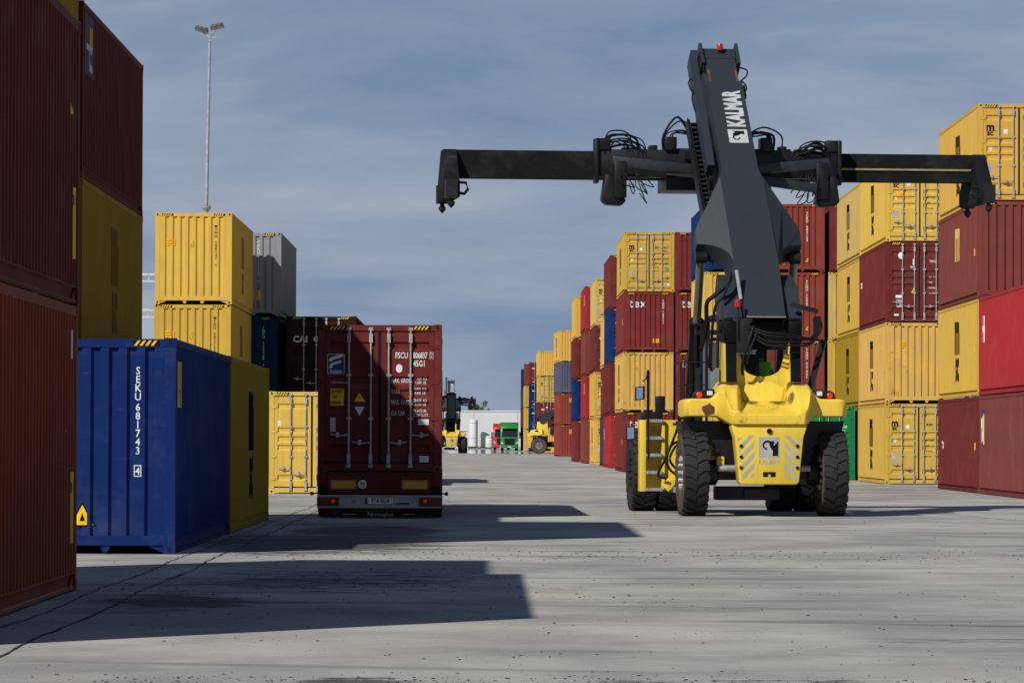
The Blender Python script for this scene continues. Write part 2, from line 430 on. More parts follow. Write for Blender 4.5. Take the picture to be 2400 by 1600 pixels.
def mapD(u, v, d): return Vector((u, -L2 + .022 + d, v))
def mapF(u, v, d): return Vector((-u, L2 - .012 - d, v))
def mapL(u, v, d): return Vector((-W2 + OFFS + d, -u, v))
def mapR(u, v, d): return Vector((W2 - OFFS - d, u, v))
def mapDh(u, v, d): return Vector((u, -L2 + .006 + d, v))
def mapFh(u, v, d): return Vector((-u, L2 - .006 - d, v))
FACE = {'D': (mapD, 1, DOORP, fD), 'F': (mapF, 0, ENDP, fE), 'L': (mapL, 0, SIDE, fS), 'R': (mapR, 0, SIDE, fS), 'DH': (mapDh, 0, None, None), 'FH': (mapFh, 0, None, None)}

def container_meshes():
    d = {}
    # corner casting with flat black ovals painting the shade of its holes (built at +x +y bottom corner, mirrored per corner)
    for (sx, sy, sz) in [(a, b, c) for a in (-1, 1) for b in (-1, 1) for c in (0, 1)]:
        m = MB(); z0, z1 = (0, .118) if sz == 0 else (CH - .118, CH)
        x0, x1 = sorted((sx * W2, sx * (W2 - .162))); y0, y1 = sorted((sy * L2, sy * (L2 - .178)))
        m.box(x0, x1, y0, y1, z0, z1); m.mi = 1; zc = (z0 + z1) / 2
        xc, yc = sx * (W2 - .08), sy * (L2 - .095)
        el = [(math.cos(t * math.pi / 5) * .03, math.sin(t * math.pi / 5) * .045) for t in range(10)]
        m.add([(xc + p, sy * (L2 + .001), zc + q * .8) for p, q in el], [list(range(10))]); m.add([(sx * (W2 + .001), yc + p * 1.2, zc + q * .7) for p, q in el], [list(range(10))])
        d['casting', sx, sy, sz] = m.mesh('corner_casting', fix=False)
    for sx in (-1, 1):
        for sy in (-1, 1):
            m = MB(); x0, x1 = sorted((sx * (W2 - .006), sx * (W2 - .15))); y0, y1 = sorted((sy * (L2 - .006), sy * (L2 - .16)))
            m.box(x0, x1, y0, y1, .118, CH - .118); d['post', sx, sy] = m.mesh('corner_post')
        m = MB(); x0, x1 = sorted((sx * (W2 - .004), sx * (W2 - .065))); m.box(x0, x1, -L2 + .178, L2 - .178, CH - .105, CH - .012); d['top_rail', sx] = m.mesh('top_rail')
        m = MB(); o = lambda a: sx * (W2 - a)
        a, b = sorted((o(.012), o(.10))); m.box(a, b, -L2 + .178, L2 - .178, .022, .052)
        a, b = sorted((o(.055), o(.07))); m.box(a, b, -L2 + .178, L2 - .178, .052, .178)
        a, b = sorted((o(.014), o(.07))); m.box(a, b, -L2 + .16, L2 - .16, .178, .192)
        for sy in (-1, 1):
            m.prism([(sy * (L2 - .178), .052), (sy * (L2 - .5), .052), (sy * (L2 - .178), .178)], 'x', *sorted((o(.03), o(.055))))
        d['bottom_rail', sx] = m.mesh('bottom_rail')
        m = MB(); vs = []
        for (y, dd) in SIDE: x = sx * (W2 - OFFS - dd); vs += [(x, y, .192), (x, y, CH - .10)]
        m.add(vs, [(2 * i, 2 * i + 1, 2 * i + 3, 2 * i + 2) for i in range(len(SIDE) - 1)])
        d['side', sx] = m.mesh('side_panel')
        m = MB(); z = sx * .5 + .5
    for sy in (-1, 1):
        m = MB(); y0, y1 = sorted((sy * (L2 - .006), sy * (L2 - .09))); m.box(-W2 + .162, W2 - .162, y0, y1, CH - .125, CH - .012); d['header', sy] = m.mesh('top_end_rail')
    m = MB(); m.box(-W2 + .15, W2 - .15, L2 - .09, L2 - .010, .115, .245)
    for s in (-1, 1):
        m.prism([(s * 1.057, .118), (s * .80, .118), (s * 1.057, .02)], 'y', L2 - .05, L2 - .03)
        m.prism([(s * .36, .118), (s * .30, .02), (s * .24, .02), (s * .21, .118)] if s < 0 else [(.21, .118), (.24, .02), (.30, .02), (.36, .118)], 'y', L2 - .05, L2 - .03)
    d['sill', 1] = m.mesh('bottom_end_rail')
    m = MB(); m.box(-W2 + .162, -.93, -L2 + .006, -L2 + .1, .02, .165); m.box(-.93, .93, -L2 + .006, -L2 + .1, .03, .165) ; m.box(.93, W2 - .162, -L2 + .006, -L2 + .1, .02, .165); d['sill', -1] = m.mesh('bottom_end_rail')
    m = MB(); m.quad((-W2 + .02, -L2 + .02, CH - .03), (W2 - .02, -L2 + .02, CH - .03), (W2 - .02, L2 - .02, CH - .03), (-W2 + .02, L2 - .02, CH - .03)); d['roof'] = m.mesh('roof')
    m = MB(); m.box(-W2 + .09, W2 - .09, -L2 + .02, L2 - .1, .12, .17); d['floor'] = m.mesh('floor')
    m = MB(); vs = []
    for (x, dd) in ENDP: vs += [(x, L2 - .012 - dd, .245), (x, L2 - .012 - dd, CH - .125)]
    m.add(vs, [(2 * i, 2 * i + 1, 2 * i + 3, 2 * i + 2) for i in range(len(ENDP) - 1)])
    # small closing lips at the top of every corrugation valley
    d['end'] = m.mesh('end_panel')
    for s in (-1, 1):
        m = MB(); xi, xo = s * .03, s * 1.06
        a, b = sorted((s * .13, s * .97)); vs = []
        Dd = [(.2, 0)] + [p for p in DOORP[1:-1]] + [(CH - .15, 0)]
        for (z, dd) in Dd: vs += [(a, -L2 + .022 + dd, z), (b, -L2 + .022 + dd, z)]
        m.add(vs, [(2 * i, 2 * i + 1, 2 * i + 3, 2 * i + 2) for i in range(len(Dd) - 1)])
        for (p, q) in ((xi, s * .13), (s * .97, xo)):
            p, q = sorted((p, q)); m.box(p, q, -L2 + .016, -L2 + .07, .2, CH - .15)
        d['door', s] = m.mesh('door')
        for j, z in enumerate((.42, 1.05, 1.75, 2.45)): m = MB(); x0, x1 = sorted((s * 1.02, s * 1.16)); m.box(x0, x1, -L2 - .004, -L2 + .016, z - .035, z + .035); d['hinge', s, j] = m.mesh('hinge')
        for k, x in ((0, s * .175), (1, s * .605)):
            m = MB(); m.tube([(x, -L2 - .02, .10), (x, -L2 - .02, CH - .06)], .02, 6)
            for z in (.12, CH - .09): m.box(x - .045, x + .045, -L2 - .035, -L2 + .004, z - .03, z + .03)
            for z in (.26, CH - .27): m.box(x - .035, x + .035, -L2 - .045, -L2 + .016, z - .09, z + .09)
            for z in (1.05, 1.9): m.box(x - .05, x + .05, -L2 - .03, -L2 + .016, z - .025, z + .025)
            d['rod', s, k] = m.mesh('lock_rod')
            m = MB(); zz = .58 + .15 * k; x1 = x + s * .36
            m.tube([(x, -L2 - .045, zz), ((x + x1) / 2, -L2 - .05, zz - .015), (x1, -L2 - .045, zz + .01)], .014, 5); xm = (x * .4 + x1 * .6)
            m.box(xm - .03, xm + .03, -L2 - .06, -L2 + .016, zz - .05, zz + .05)
            d['handle', s, k] = m.mesh('handle')
    m = MB(); g = -L2 + .03
    m.box(-.03, .03, g, g + .03, .2, CH - .15); m.box(-1.06, 1.06, g, g + .03, .165, .2); m.box(-1.06, 1.06, g, g + .03, CH - .15, CH - .125)
    for s in (-1, 1): a, b = sorted((s * 1.06, s * 1.075)); m.box(a, b, g - .012, g + .03, .165, CH - .125)
    d['gasket'] = m.mesh('gasket')
    # merged variants for far or hidden boxes
    def merge(keys, nm):
        bm = bmesh.new()
        for k in keys: bm.from_mesh(d[k])
        me = bpy.data.meshes.new(nm); bm.to_mesh(me); bm.free(); return me
    fr = [k for k in d if isinstance(k, tuple) and k[0] in ('casting', 'post', 'top_rail', 'bottom_rail', 'header', 'sill')]
    d['frame'] = merge(fr, 'frame')
    for s in (-1, 1): d['rods', s] = merge([('rod', s, 0), ('rod', s, 1), ('handle', s, 0), ('handle', s, 1)], 'lock_rods')
    return d
CM = container_meshes()

def hz(*a): return glyph('hazard', *a)
def T(s, size, xs=.72, bold=.012, align='LEFT', sp=1.): return glyph('text', s, size, xs, bold, align, sp)
def vert(s, size, xs=.8, bold=.02): return T('\n'.join(s), size, xs, bold, 'CENTER')
def sticker_caution(u, v, w=.34, h=.2): return [('ORG', [(glyph('rect', w, h), u, v)], .004), ('BLK', [(T('CAUTION', h * .3, .62, .01, 'CENTER'), u, v + h * .12), (T('9FT 6IN HIGH', h * .27, .55, .01, 'CENTER'), u, v - h * .30)], .006)]
def tri_warn(u, v, w=.2): return [('BLK', [(glyph('tri', w, w * .92), u, v)], .004), ('YEL', [(glyph('tri', w * .82, w * .75), u, v + w * .05)], .006), ('BLK', [(glyph('tri', w * .2, w * .3), u, v + w * .2)], .008)]
def msc(u, v, s): return [(T('m', s * 1.7, .98, .04, 'CENTER'), u, v), (T('sc', s * 1.1, 1.0, .035, 'CENTER'), u, v - s * .66), (glyph('rect', s * 1.9, s * .05), u, v - s * .05)]
def stencil(u, v, num, c='BLK', s=1.):
    n = T(num[0], .125 * s, .72, .012); n2 = T(num[1], .125 * s, .72, .012); n3 = T(num[2], .125 * s, .72, .012)
    o = [(n, u, v), (n2, u + .40, v), (n3, u + .40, v - .16)]
    rows = ('MAX. GROSS', '32.500 KG', 'TARE', '3.830 KG', 'PAYLOAD', '28.670 KG', 'CU. CAP.', '76.4 CU.M')
    for i in range(4): o += [(T(rows[2 * i], .075 * s, .7, .008), u - .02, v - .55 - i * .19), (T(rows[2 * i + 1], .06 * s, .7, .006), u + .47, v - .53 - i * .19), (T(('71.650 LB', '8.440 LB', '63.210 LB', '2.700 CU.FT')[i], .06 * s, .7, .006), u + .47, v - .60 - i * .19)]
    return [(c, o, .004)]
def msc_door(num):
    return [('BLK', msc(-.86, 2.08, .21), .004), ('WHT', [(glyph('rect', .13, .13), -.40, 2.06)], .004), ('WHT', [(glyph('tri', .17, -.15), -.84, 1.62)], .004), ('GRY', [(glyph('rect', .2, .25), -.88, .98)], .004),
            ('GRN', [(glyph('rect', .26, .15), .92, 1.07)], .004), ('ORG', [(glyph('rect', .26, .12), .92, .87)], .004), ('WHT', [(glyph('rect', .2, .06), .95, .36)], .004)] + stencil(.27, 2.1, num)
MSC_SIDE = [('BLK', [(T('m', 1.95, 1.0, .04, 'CENTER'), 0, 1.42)], .005), ('BLK', [(T('sc', 1.42, .95, .04, 'CENTER'), 0, .55)], .005)]
HZ = lambda: [('BLK', [(glyph('rect', .36, .075), -.82, 0), (glyph('rect', .36, .075), .82, 0)], .003), ('YEL', [(hz(.30, .07, 4), -.84, 0), (hz(.30, .07, 4), .80, 0)], .005)]
INK = {'BLK': M_BLKT, 'WHT': M_WHITE, 'YEL': M_YEL, 'ORG': M_ORG, 'NAV': M_NAVY, 'GRY': M_GREYP, 'GRN': M_GRN, 'MSCY': plain('msc_yellow_print', (.62, .42, .10), .55)}
NAMES = {'BLK': 'lettering', 'WHT': 'white_marking', 'YEL': 'yellow_marking', 'ORG': 'caution_sticker', 'NAV': 'blue_logo_plate', 'GRY': 'data_plate', 'GRN': 'green_sticker', 'MSCY': 'yellow_logo'}
_dk = [0]
def put_decals(parent, face, items, pick=None):
    mp_, ax, br, fn = FACE[face]
    for (ink, shapes, off) in items:
        for grp in ([shapes] if len(shapes) > 6 else [[x] for x in shapes]):
            key = (face, ink, off, tuple((np.round(g[0], 4).tobytes(), len(g[1]), round(u, 3), round(v, 3)) for g, u, v in grp))
            me = decal_mesh(key, grp, mp_, ax, [b[0] for b in br] if br else None, fn, off)
            o = link(NAMES[ink], me, INK[ink], parent)
            if len(grp) > 1 or len(grp[0][0][1]) > 1: o['kind'] = 'stuff'

def container(name, X, Y, z, paintm, near='F', rot=0., lod=0, near_d=(), lane_d=(), lane='L', label='', group=None, hazard=True, sidem=None, stripes=True):
    """X = box centre, Y = near end, z = base height; near: which end faces the camera; lane: which world side carries lane_d"""
    jt = 1. if Y > 100 else .12
    rot += R(random.gauss(0, .07 * jt)); X += random.gauss(0, .018 * jt); Y += random.gauss(0, .02 * jt)
    c = Vector((X, Y, z)) + Matrix.Rotation(rot, 3, 'Z') @ Vector((0, L2, 0))
    o = empty(name, c, rot + (math.pi if near == 'F' else 0)); tag(o, label, 'container', group)
    sm = sidem or paintm
    P = lambda k, nm, mt, par=o: link(nm, CM[k], mt, par)
    if lod == 0:
        for k in CM:
            if not isinstance(k, tuple): continue
            if k[0] == 'casting': P(k, 'corner_casting', [M_RUST if (k[3] == 0 and random.random() < .3) else paintm, M_HOLE])
            elif k[0] == 'post': P(k, 'corner_post', paintm)
            elif k[0] == 'top_rail': P(k, 'top_rail', paintm)
            elif k[0] == 'bottom_rail': P(k, 'bottom_rail', paintm)
            elif k[0] == 'sill': P(k, 'bottom_end_rail', paintm)
        hd = {s: P(('header', s), 'top_end_rail', paintm) for s in (-1, 1)}
    else:
        fr = P('frame', 'frame', [paintm, M_HOLE]); hd = {-1: fr, 1: fr}
    P('roof', 'roof', paintm); P('floor', 'floor', M_DARK)
    sd = {s: P(('side', s), 'side_panel', sm) for s in (-1, 1)}
    en = P('end', 'end_panel', paintm)
    dr = {s: P(('door', s), 'door', paintm) for s in (-1, 1)}
    P('gasket', 'gasket', M_BLACK)
    if near == 'D':
        for s in (-1, 1):
            [P(('hinge', s, j), 'hinge', paintm, dr[s]) for j in range(4) if lod == 0]
            if lod == 0:
                for k in (0, 1): P(('rod', s, k), 'lock_rod', M_RODS, dr[s]); P(('handle', s, k), 'handle', M_RODS, dr[s])
            else: tag(P(('rods', s), 'lock_rods', M_RODS, dr[s]), kind='stuff')
    if near == 'D' and near_d: put_decals(dr[1] if False else dr[-1], 'D', near_d)
    if near == 'F' and near_d: put_decals(en, 'F', near_d)
    if lane_d:
        s = (-1 if lane == 'L' else 1) * (1 if near == 'D' else -1)
        put_decals(sd[s], 'L' if s < 0 else 'R', lane_d)
    if hazard:
        z0 = CH - .068; it = [(i, [(g, u, v + z0) for g, u, v in sh], off) for i, sh, off in HZ()]
        put_decals(hd[-1 if near == 'D' else 1], 'DH' if near == 'D' else 'FH', it)
    k_ = random.uniform(.84, 1.03); hu = (k_ * random.uniform(.97, 1.03), k_ * random.uniform(.95, 1.04), k_ * random.uniform(.9, 1.1), 1)
    for ch in o.children_recursive: ch.color = hu
    return o
# ------------------------------------------------------------------ the container stacks
YA = paint('yellow_paint', (.66, .412, .068), .45, .24, .40, .18)
YB = paint('yellow_pale_paint', (.66, .45, .12), .5, .30, .42, .25)
YC = paint('yellow_rusty_paint', (.66, .42, .088), .55, .62, .5, .22)
YD = paint('yellow_shade_paint', (.34, .205, .016), .5, .14, .4, .15, .05)  # container yellow darkened, shade of the left stacks put into its colour
MA = paint('maroon_paint', (.185, .030, .027), .45, .22, .45, .2)
MBR = paint('maroon_dull_paint', (0.205, 0.05, 0.042), .55, .15, .35, .25)
MC = paint('brown_red_paint', (0.155, 0.026, 0.02), .45, .18, .35, .15)
MO = paint('orange_brown_paint', (.24, .036, .009), .45, .15, .45, .1, .05, .30)
MDK = paint('dark_red_paint', (.125, .019, .014), .45, .15, .45, .1, .05, .16)
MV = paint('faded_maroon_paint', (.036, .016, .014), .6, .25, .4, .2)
RED = paint('red_paint', (.37, .026, .027), .45, .12, .3, .12)
REDM = paint('brown_orange_paint', (0.26, 0.05, 0.034), .5, .25, .3, .2)
BLU = paint('blue_paint', (.0065, .026, .125), .4, .12, .35, .12, .06)
BLD = paint('petrol_blue_paint', (0.01, 0.062, 0.13), .45, .15, .3, .15)
NVY = paint('navy_paint', (0.012, 0.02, 0.075), .5, .15, .3, .2)
SLT = paint('slate_blue_paint', (0.035, 0.047, 0.08), .5, .2, .3, .2)
GRY = paint('grey_paint', (.27, .295, .305), .5, .25, .4, .15)
BGR = paint('blue_grey_worn_paint', (.10, .105, .16), .55, .55, .5, .3)
GRE = paint('green_paint', (0.008, 0.2, 0.06), .45, .10, .25, .12)
WHT = paint('white_paint', (.66, .65, .62), .5, .3, .4, .1)

H = CH + .004
LR, RR = 'R', 'L'
def fnum(code, u=.708, v0=2.42, c='BLK', s=.125): return [(c, [(vert(code, s, .95, .02), u, v0)], .004)]
YF = lambda code: sticker_caution(-.765, 1.95, .37, .2) + tri_warn(0, 1.82, .19) + fnum(code)
CAPS = lambda u: [('YEL', [(glyph('rect', .3, .9), u, 1.5)], .005), ('BLK', [(T('9FT\n6IN', .2, .7, .02, 'CENTER'), u, 1.6)], .008)]
G1, G2 = 'containers stacked beside the lane in the shade', 'containers stacked in the sunlit row'
C = container
# --- left of the lane
xl = -5.38
C('shipping_container', xl, 31.4, 0, MO, 'D', 0, 0, (), [('YEL', [(glyph('rect', .14, .72), 5.62, .85)], .005), ('BLK', [(T('01', .16, .7, .02, 'CENTER'), 5.62, 1.0)], .008), ('WHT', [(glyph('rect', .14, .3), 5.55, 2.5)], .005)] + tri_warn(5.0, 1.6, .16), LR, 'orange-brown container on the ground at the frame edge, its corrugated side in shade', G1)
C('shipping_container', xl, 31.4, H, MDK, 'D', 0, 0, (), [('YEL', [(glyph('rect', .14, .72), 5.62, .82)], .005), ('BLK', [(T('01', .16, .7, .02, 'CENTER'), 5.62, 1.0)], .008), ('YEL', [(glyph('tri', .16, .16), 5.3, 1.9)], .005), ('WHT', [(glyph('rect', .1, .2), 5.5, 2.5)], .005)], LR, 'dark red container stacked on the orange-brown one at the frame edge', G1)
for i, (mm, t) in enumerate(((MC, 'brown-red'), (MDK, 'dark red'), (SLT, 'slate'))):
    C('shipping_container', -8.06, 34.0, i * H, mm, 'F', 0, 1, label=f'{t} container hidden behind the orange-brown one, level {i + 1} of its stack', group='containers in the row behind the shaded ones')
for i, (mm, t) in enumerate(((MC, 'brown-red container, bottom of the hidden tall stack'), (MDK, 'dark red container, second in the hidden tall stack'), (YD, 'yellow container peeping over the dark red one at the top corner'), (YB, 'pale yellow container, topmost of the tallest shaded stack'))):
    C('shipping_container', -7.86, 57.0, i * H, mm, 'F', 0, 1, label=t, group='containers in the row behind the shaded ones')
C('shipping_container', xl, 57.3, 0, BLU, 'F', 0, 0, [('WHT', [(vert('SEKU', .142, .92, .012), .708, 2.41), (vert('681743', .142, .92, .012), .708, 1.92), (glyph('ring', .10, .155, .012), .708, 1.115), (T('4', .14, .9, .012, 'CENTER'), .708, 1.065)], .004)] + tri_warn(-.03, .37, .36),
  [('YEL', [(glyph('rect', .62, .62), -5.35, 2.28)], .005), ('BLK', [(T('9 6', .26, .7, .02, 'CENTER'), -5.35, 2.34), (T('FT IN', .2, .7, .02, 'CENTER'), -5.35, 2.06)], .008)], LR, 'bright blue container on the ground with a white vertical number on its lit end', G1)
C('shipping_container', xl, 69.75, 0, YD, 'D', 0, 0, (), MSC_SIDE, LR, 'yellow container on the ground right behind the blue one, shade put into its colour', G1)
C('shipping_container', -7.82, 69.6, 0, MC, 'F', 0, 1, label='brown-red container at the bottom, hidden behind the blue and shade-darkened yellow ones', group=G1)
C('shipping_container', -7.82, 69.6, H, YD, 'F', 0, 0, (), MSC_SIDE, LR, 'yellow container, shade put into its colour, with black side logo under the highest dark red one', G1)
C('shipping_container', -7.82, 69.6, 2 * H, MDK, 'F', 0, 0, (), [('NAV', [(glyph('rect', 1.5, 1.0), -5.0, 2.25)], .005), ('YEL', [(glyph('rect', .6, .3), -4.7, 2.42)], .007), ('WHT', [(T('TEX', .55, .9, .05, 'CENTER'), -4.95, 1.86)], .009)], LR, 'dark red container topmost of its stack with a small blue print near the corner', G1)
for i, code in enumerate(('MSMU 612307 5', 'MSDU 582122 4', 'MSNU 508141 1')):
    C('shipping_container', -9.32, 135.0, i * H, (YA, YA, YA)[i], 'F', 0, 0 if i else 1, YF(code), MSC_SIDE, LR, ('yellow container at the bottom hidden behind the blue one', 'sunlit yellow container in the middle of its stack, above the blue one', 'sunlit yellow container topmost of its stack, in front of the floodlight mast')[i], G1)
C('shipping_container', -8.34, 147.95, 0, MC, 'F', 0, 1, label='brown container at the bottom hidden under the petrol blue one', group=G1)
C('shipping_container', -8.5, 148.1, H, BLD, 'F', 0, 0, fnum('INKU 258468 4', .72, 2.45, 'WHT', .13), (), LR, 'petrol blue container in shade under the grey one', G1)
C('shipping_container', -8.34, 147.95, 2 * H, GRY, 'F', 0, 0, fnum('CARU 512327 7', .42, 2.5, 'WHT', .14) + [('YEL', [(glyph('rect', .26, .36), .38, .72)], .004), ('BLK', [(T('9 6', .13, .7, .02, 'CENTER'), .38, .72)], .007)], (), LR, 'light grey container half in shadow, topmost of its stack', G1)
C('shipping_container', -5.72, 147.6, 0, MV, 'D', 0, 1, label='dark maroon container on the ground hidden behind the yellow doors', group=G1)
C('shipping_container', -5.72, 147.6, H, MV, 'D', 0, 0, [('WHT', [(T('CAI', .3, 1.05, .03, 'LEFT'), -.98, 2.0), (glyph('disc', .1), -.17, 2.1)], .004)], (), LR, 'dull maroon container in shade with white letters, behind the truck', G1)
C('shipping_container', -4.93, 121, 0, YA, 'D', 0, 0, [('WHT', [(glyph('rect', .14, .14), -.95, 2.0)], .004), ('GRN', [(glyph('rect', .26, .15), .22 + .1, .95)], .004), ('ORG', [(glyph('rect', .26, .12), .22 + .1, .75)], .004)] + stencil(-.30 + .15, 2.05, ('MSDU', '892247', '45G1')), (), LR, 'sunlit yellow container with closed doors on the ground just beside the truck', G1)

# --- right of the lane
q = R(-.6)
tk = lambda s, n: [('WHT', [(T(s, .60, 1.0, .008, 'LEFT', 1.08), -.95, 2.16)], .004)] + fnum(n, .708, 2.42, 'WHT', .13) + sticker_caution(.36, .55, .3, .2)
def rt(X, Y, lv, mm, near, nd=(), ld=(), lab='', lod=0, rot=q, hz_=True):
    C('shipping_container', X + W2, Y, lv * H, mm, near, rot, lod, nd, ld, RR, lab, G2, hz_)
rt(14.47, 114.2, 0, MBR, 'F', (), [('NAV', [(glyph('rect', .95, 1.05), -5.25 + .25, 1.95)], .005), ('WHT', [(T('N', 1.0, .8, .05, 'CENTER'), -5.15, 1.55), ], .008), ('YEL', [(glyph('rect', .25, .9), -4.72, 1.9)], .008)], 'dull maroon container on the ground with a blue logo, under the bright red one')
rt(14.47, 114.2, 1, RED, 'F', (), [('WHT', [(T('H', 1.0, 1.0, .05, 'CENTER'), -4.9, 1.6)], .005)], 'bright red container with a white letter, topmost of the nearest sunlit stack')
ORSD = [('ORG', [(glyph('rect', .35, .22), 5.1, 1.4)], .005)]
rt(14.6, 126.7, 0, MC, 'F', (), [('WHT', [(T('TEX', .35, 1., .03, 'CENTER'), -4.9 + .3, 1.3)], .005)] + ORSD, 'brown-red container on the ground directly below the yellow one with a black logo')
rt(14.6, 126.7, 1, YA, 'D', (), MSC_SIDE + ORSD, 'yellow container second from the ground beside the bright red one')
rt(14.6, 126.7, 2, MBR, 'F', fnum('MSKU 772104 3', .6, 2.4, 'WHT'), [('MSCY', MSC_SIDE[0][1], .005)] + ORSD, 'maroon container with a yellow logo on its side, third in its stack')
rt(14.6, 126.7, 3, YA, 'D', msc_door(('MSBU', '812455', '45G1')), MSC_SIDE, 'yellow container at the very top beside the spreader end, doors facing us')
rt(14.3, 152.9, 0, YA, 'D', msc_door(('MSMU', '681223', '45G1')), MSC_SIDE, 'yellow container with closed doors on the ground, bottom of its stack')
rt(14.3, 152.9, 1, YC, 'F', sticker_caution(-.55, 2.1, .36, .2), MSC_SIDE, 'rust-spotted yellow container with corrugated end, second in its stack')
rt(14.3, 152.9, 2, MC, 'D', [('WHT', [(glyph('disc', .1, 1.2), -.66, 2.4), (T('TRITON', .1, .75, .02, 'CENTER'), -.20, 1.95), (T('1', .28, 1.3, .05, 'CENTER'), -.20, 2.08), (glyph('rect', .26, .1), -.72, .93), (glyph('rect', .16, .07), -.82, .27)], .004), ('GRY', [(glyph('rect', .2, .28), -.72, .68)], .004)] + tri_warn(-.2, 1.05, .24) + stencil(.36, 2.15, ('TRHU', '648120', '45G1'), 'WHT'), [('WHT', [(T('TRITON', .3, .8, .02, 'CENTER'), -5.0, 1.6)], .005)], 'brown-red container with closed doors and white lettering, third in its stack')
rt(14.3, 152.9, 3, YA, 'D', msc_door(('MSMU', '447810', '45G1')) + sticker_caution(-.62, 1.66, .42, .2), MSC_SIDE, 'yellow container with doors just below the spreader beam, topmost of its stack')
for i, mm in enumerate((YD, YD, YA, YB)):
    rt(14.5, 165.6, i, mm, 'F', (), MSC_SIDE, ('yellow container on the ground hidden beside the green one', 'dark yellow container above the green one', 'yellow container third up behind the brown-red doors', 'pale yellow container topmost behind the spreader, only its side showing')[i], 1 if i == 0 else 0)
C('shipping_container', 13.22, 166.6, 0, GRE, 'D', 0, 0, stencil(.20, 2.05, ('LYTU', '116563', '45G1'), 'WHT', 1.15) + tri_warn(.68, .62, .28) + [('WHT', [(glyph('rect', .16, .07), .8, .32)], .004)], (), RR, 'green container with doors on the ground, half hidden by the yellow machine', G2)
tri_m = lambda n: fnum(n, .465, 2.45, 'WHT', .14) + tri_warn(.5, .42, .24)
for i, mm in enumerate((YB, BGR, YC, BLU)):
    C('shipping_container', 9.26 + W2, 181, i * H, mm, 'F', 0, 0, sticker_caution(-.5, 2.2, .34, .2) if i == 2 else (), (), RR, ('pale yellow container on the ground behind the machine', 'blue-grey container second up behind the lift cylinder', 'pale yellow container with rust marks seen between boom and cylinder', 'blue container behind the boom wing, topmost of its stack')[i], G2)
for i, mm in enumerate((REDM, REDM, REDM, REDM)):
    C('shipping_container', 11.92 + W2, 181, i * H, mm, 'F', 0, 0, tri_m(('SEGU 417204', 'TGHU 921446', 'TCNU 360475', 'TCKU 684123')[i]), (), RR, 'red-brown container with a white vertical number behind the machine, ' + ('bottom', 'second', 'third', 'topmost')[i] + ' of its stack', G2)
for i, mm in enumerate((MA, YA, YB, MA)):
    C('shipping_container', 14.52 + W2, 181, i * H, mm, 'F', 0, 0, [('ORG', [(glyph('rect', .16, .2), -.88, 2.2)], .004)] if i == 1 else (), (), RR, ('maroon container on the ground behind the green one', 'yellow container showing as a narrow strip, second up', 'pale yellow container showing as a narrow strip, third up', 'maroon container showing as a narrow strip under the spreader')[i], G2)
t5 = [(MA, 'F', tk('tex', 'TEMU 812466'), 'maroon container with white letters on the ground behind the ladder'), (YC, 'F', sticker_caution(-.62, 2.25, .36, .2) + fnum('MEDU 448102', .55), 'yellow corrugated-end container between the two lettered maroon ones'),
      (MA, 'F', tk('tex', 'TGHU 740211'), 'maroon container with white letters under the yellow doors'), (YA, 'D', msc_door(('MEDU', '580613', '45G1')), 'yellow container with doors, topmost of the stack left of the boom')]
for i, (mm, nr, nd, lb) in enumerate(t5): C('shipping_container', 6.6 + W2, 206, i * H, mm, nr, 0, 0, nd, MSC_SIDE if mm in (YA, YC) else [('ORG', [(glyph('rect', .3, .25), 4.9, 1.45)], .005)], RR, lb, G2)
for i in range(4): C('shipping_container', 9.12 + W2, 206, i * H, MA, 'F', 0, 0, tk('tex', 'TEMU 55120' + str(i)) if i < 3 else fnum('TEMU 331207', .3, 2.5, 'WHT'), (), RR, 'maroon container beside the lettered stack, ' + ('bottom', 'second', 'third', 'topmost')[i] + ' of its column behind the cylinder', G2)
G3 = 'containers stacked farther down the lane'
def far(X, Y, rows, rot=0., lod=1):
    for i, (mm, nr, nd, ld, lb) in enumerate(rows):
        if mm is None: continue
        C('shipping_container', X + W2, Y, i * H, mm, nr, rot, lod, nd, ld, RR, lb, G3)
wd = lambda s=1.: [('WHT', [(T('tex', .3, 1., .03), -.9, 2.0), (glyph('disc', .1), -.25, 2.3), (glyph('rect', .2, .08), -.7, .35)], .004)] + stencil(.33, 2.1, ('TGHU', '610442', '45G1'), 'WHT')
far(6.73, 232, [(RED, 'D', wd(), [('WHT', [(T('H', .8, 1., .04, 'CENTER'), -4.5, 1.6)], .005)], 'red container with doors on the ground beside the lettered maroon stack'), (MC, 'D', wd(), (), 'brown-red container with doors above the ground-level red one'), (BLU, 'D', wd(), (), 'blue container with doors, third up beside the lettered stack'), (MA, 'F', (), (), 'maroon container topmost, just left of the yellow doors')])
far(6.85, 244.7, [(SLT, 'F', (), (), 'slate blue container on the ground in the middle of the far row'), (MA, 'F', (), [('WHT', [(T('tex', .6, 1., .03, 'CENTER'), -4, 1.9)], .005)], 'maroon container above the slate blue one'), (YB, 'F', (), (), 'pale yellow container above the slate and maroon ones')])
far(6.75, 266, [(YA, 'D', msc_door(('MSCU', '730911', '45G1')), MSC_SIDE, 'yellow container with doors on the ground in the far row'), (YA, 'D', msc_door(('MSKU', '220517', '45G1')), (), 'yellow container with doors, second up in the far row'), (MC, 'D', wd(), (), 'brown-red container with doors between two yellow ones in the far row'), (YB, 'D', msc_door(('MEDU', '109234', '45G1')), (), 'pale yellow container with doors, topmost in the far row')])
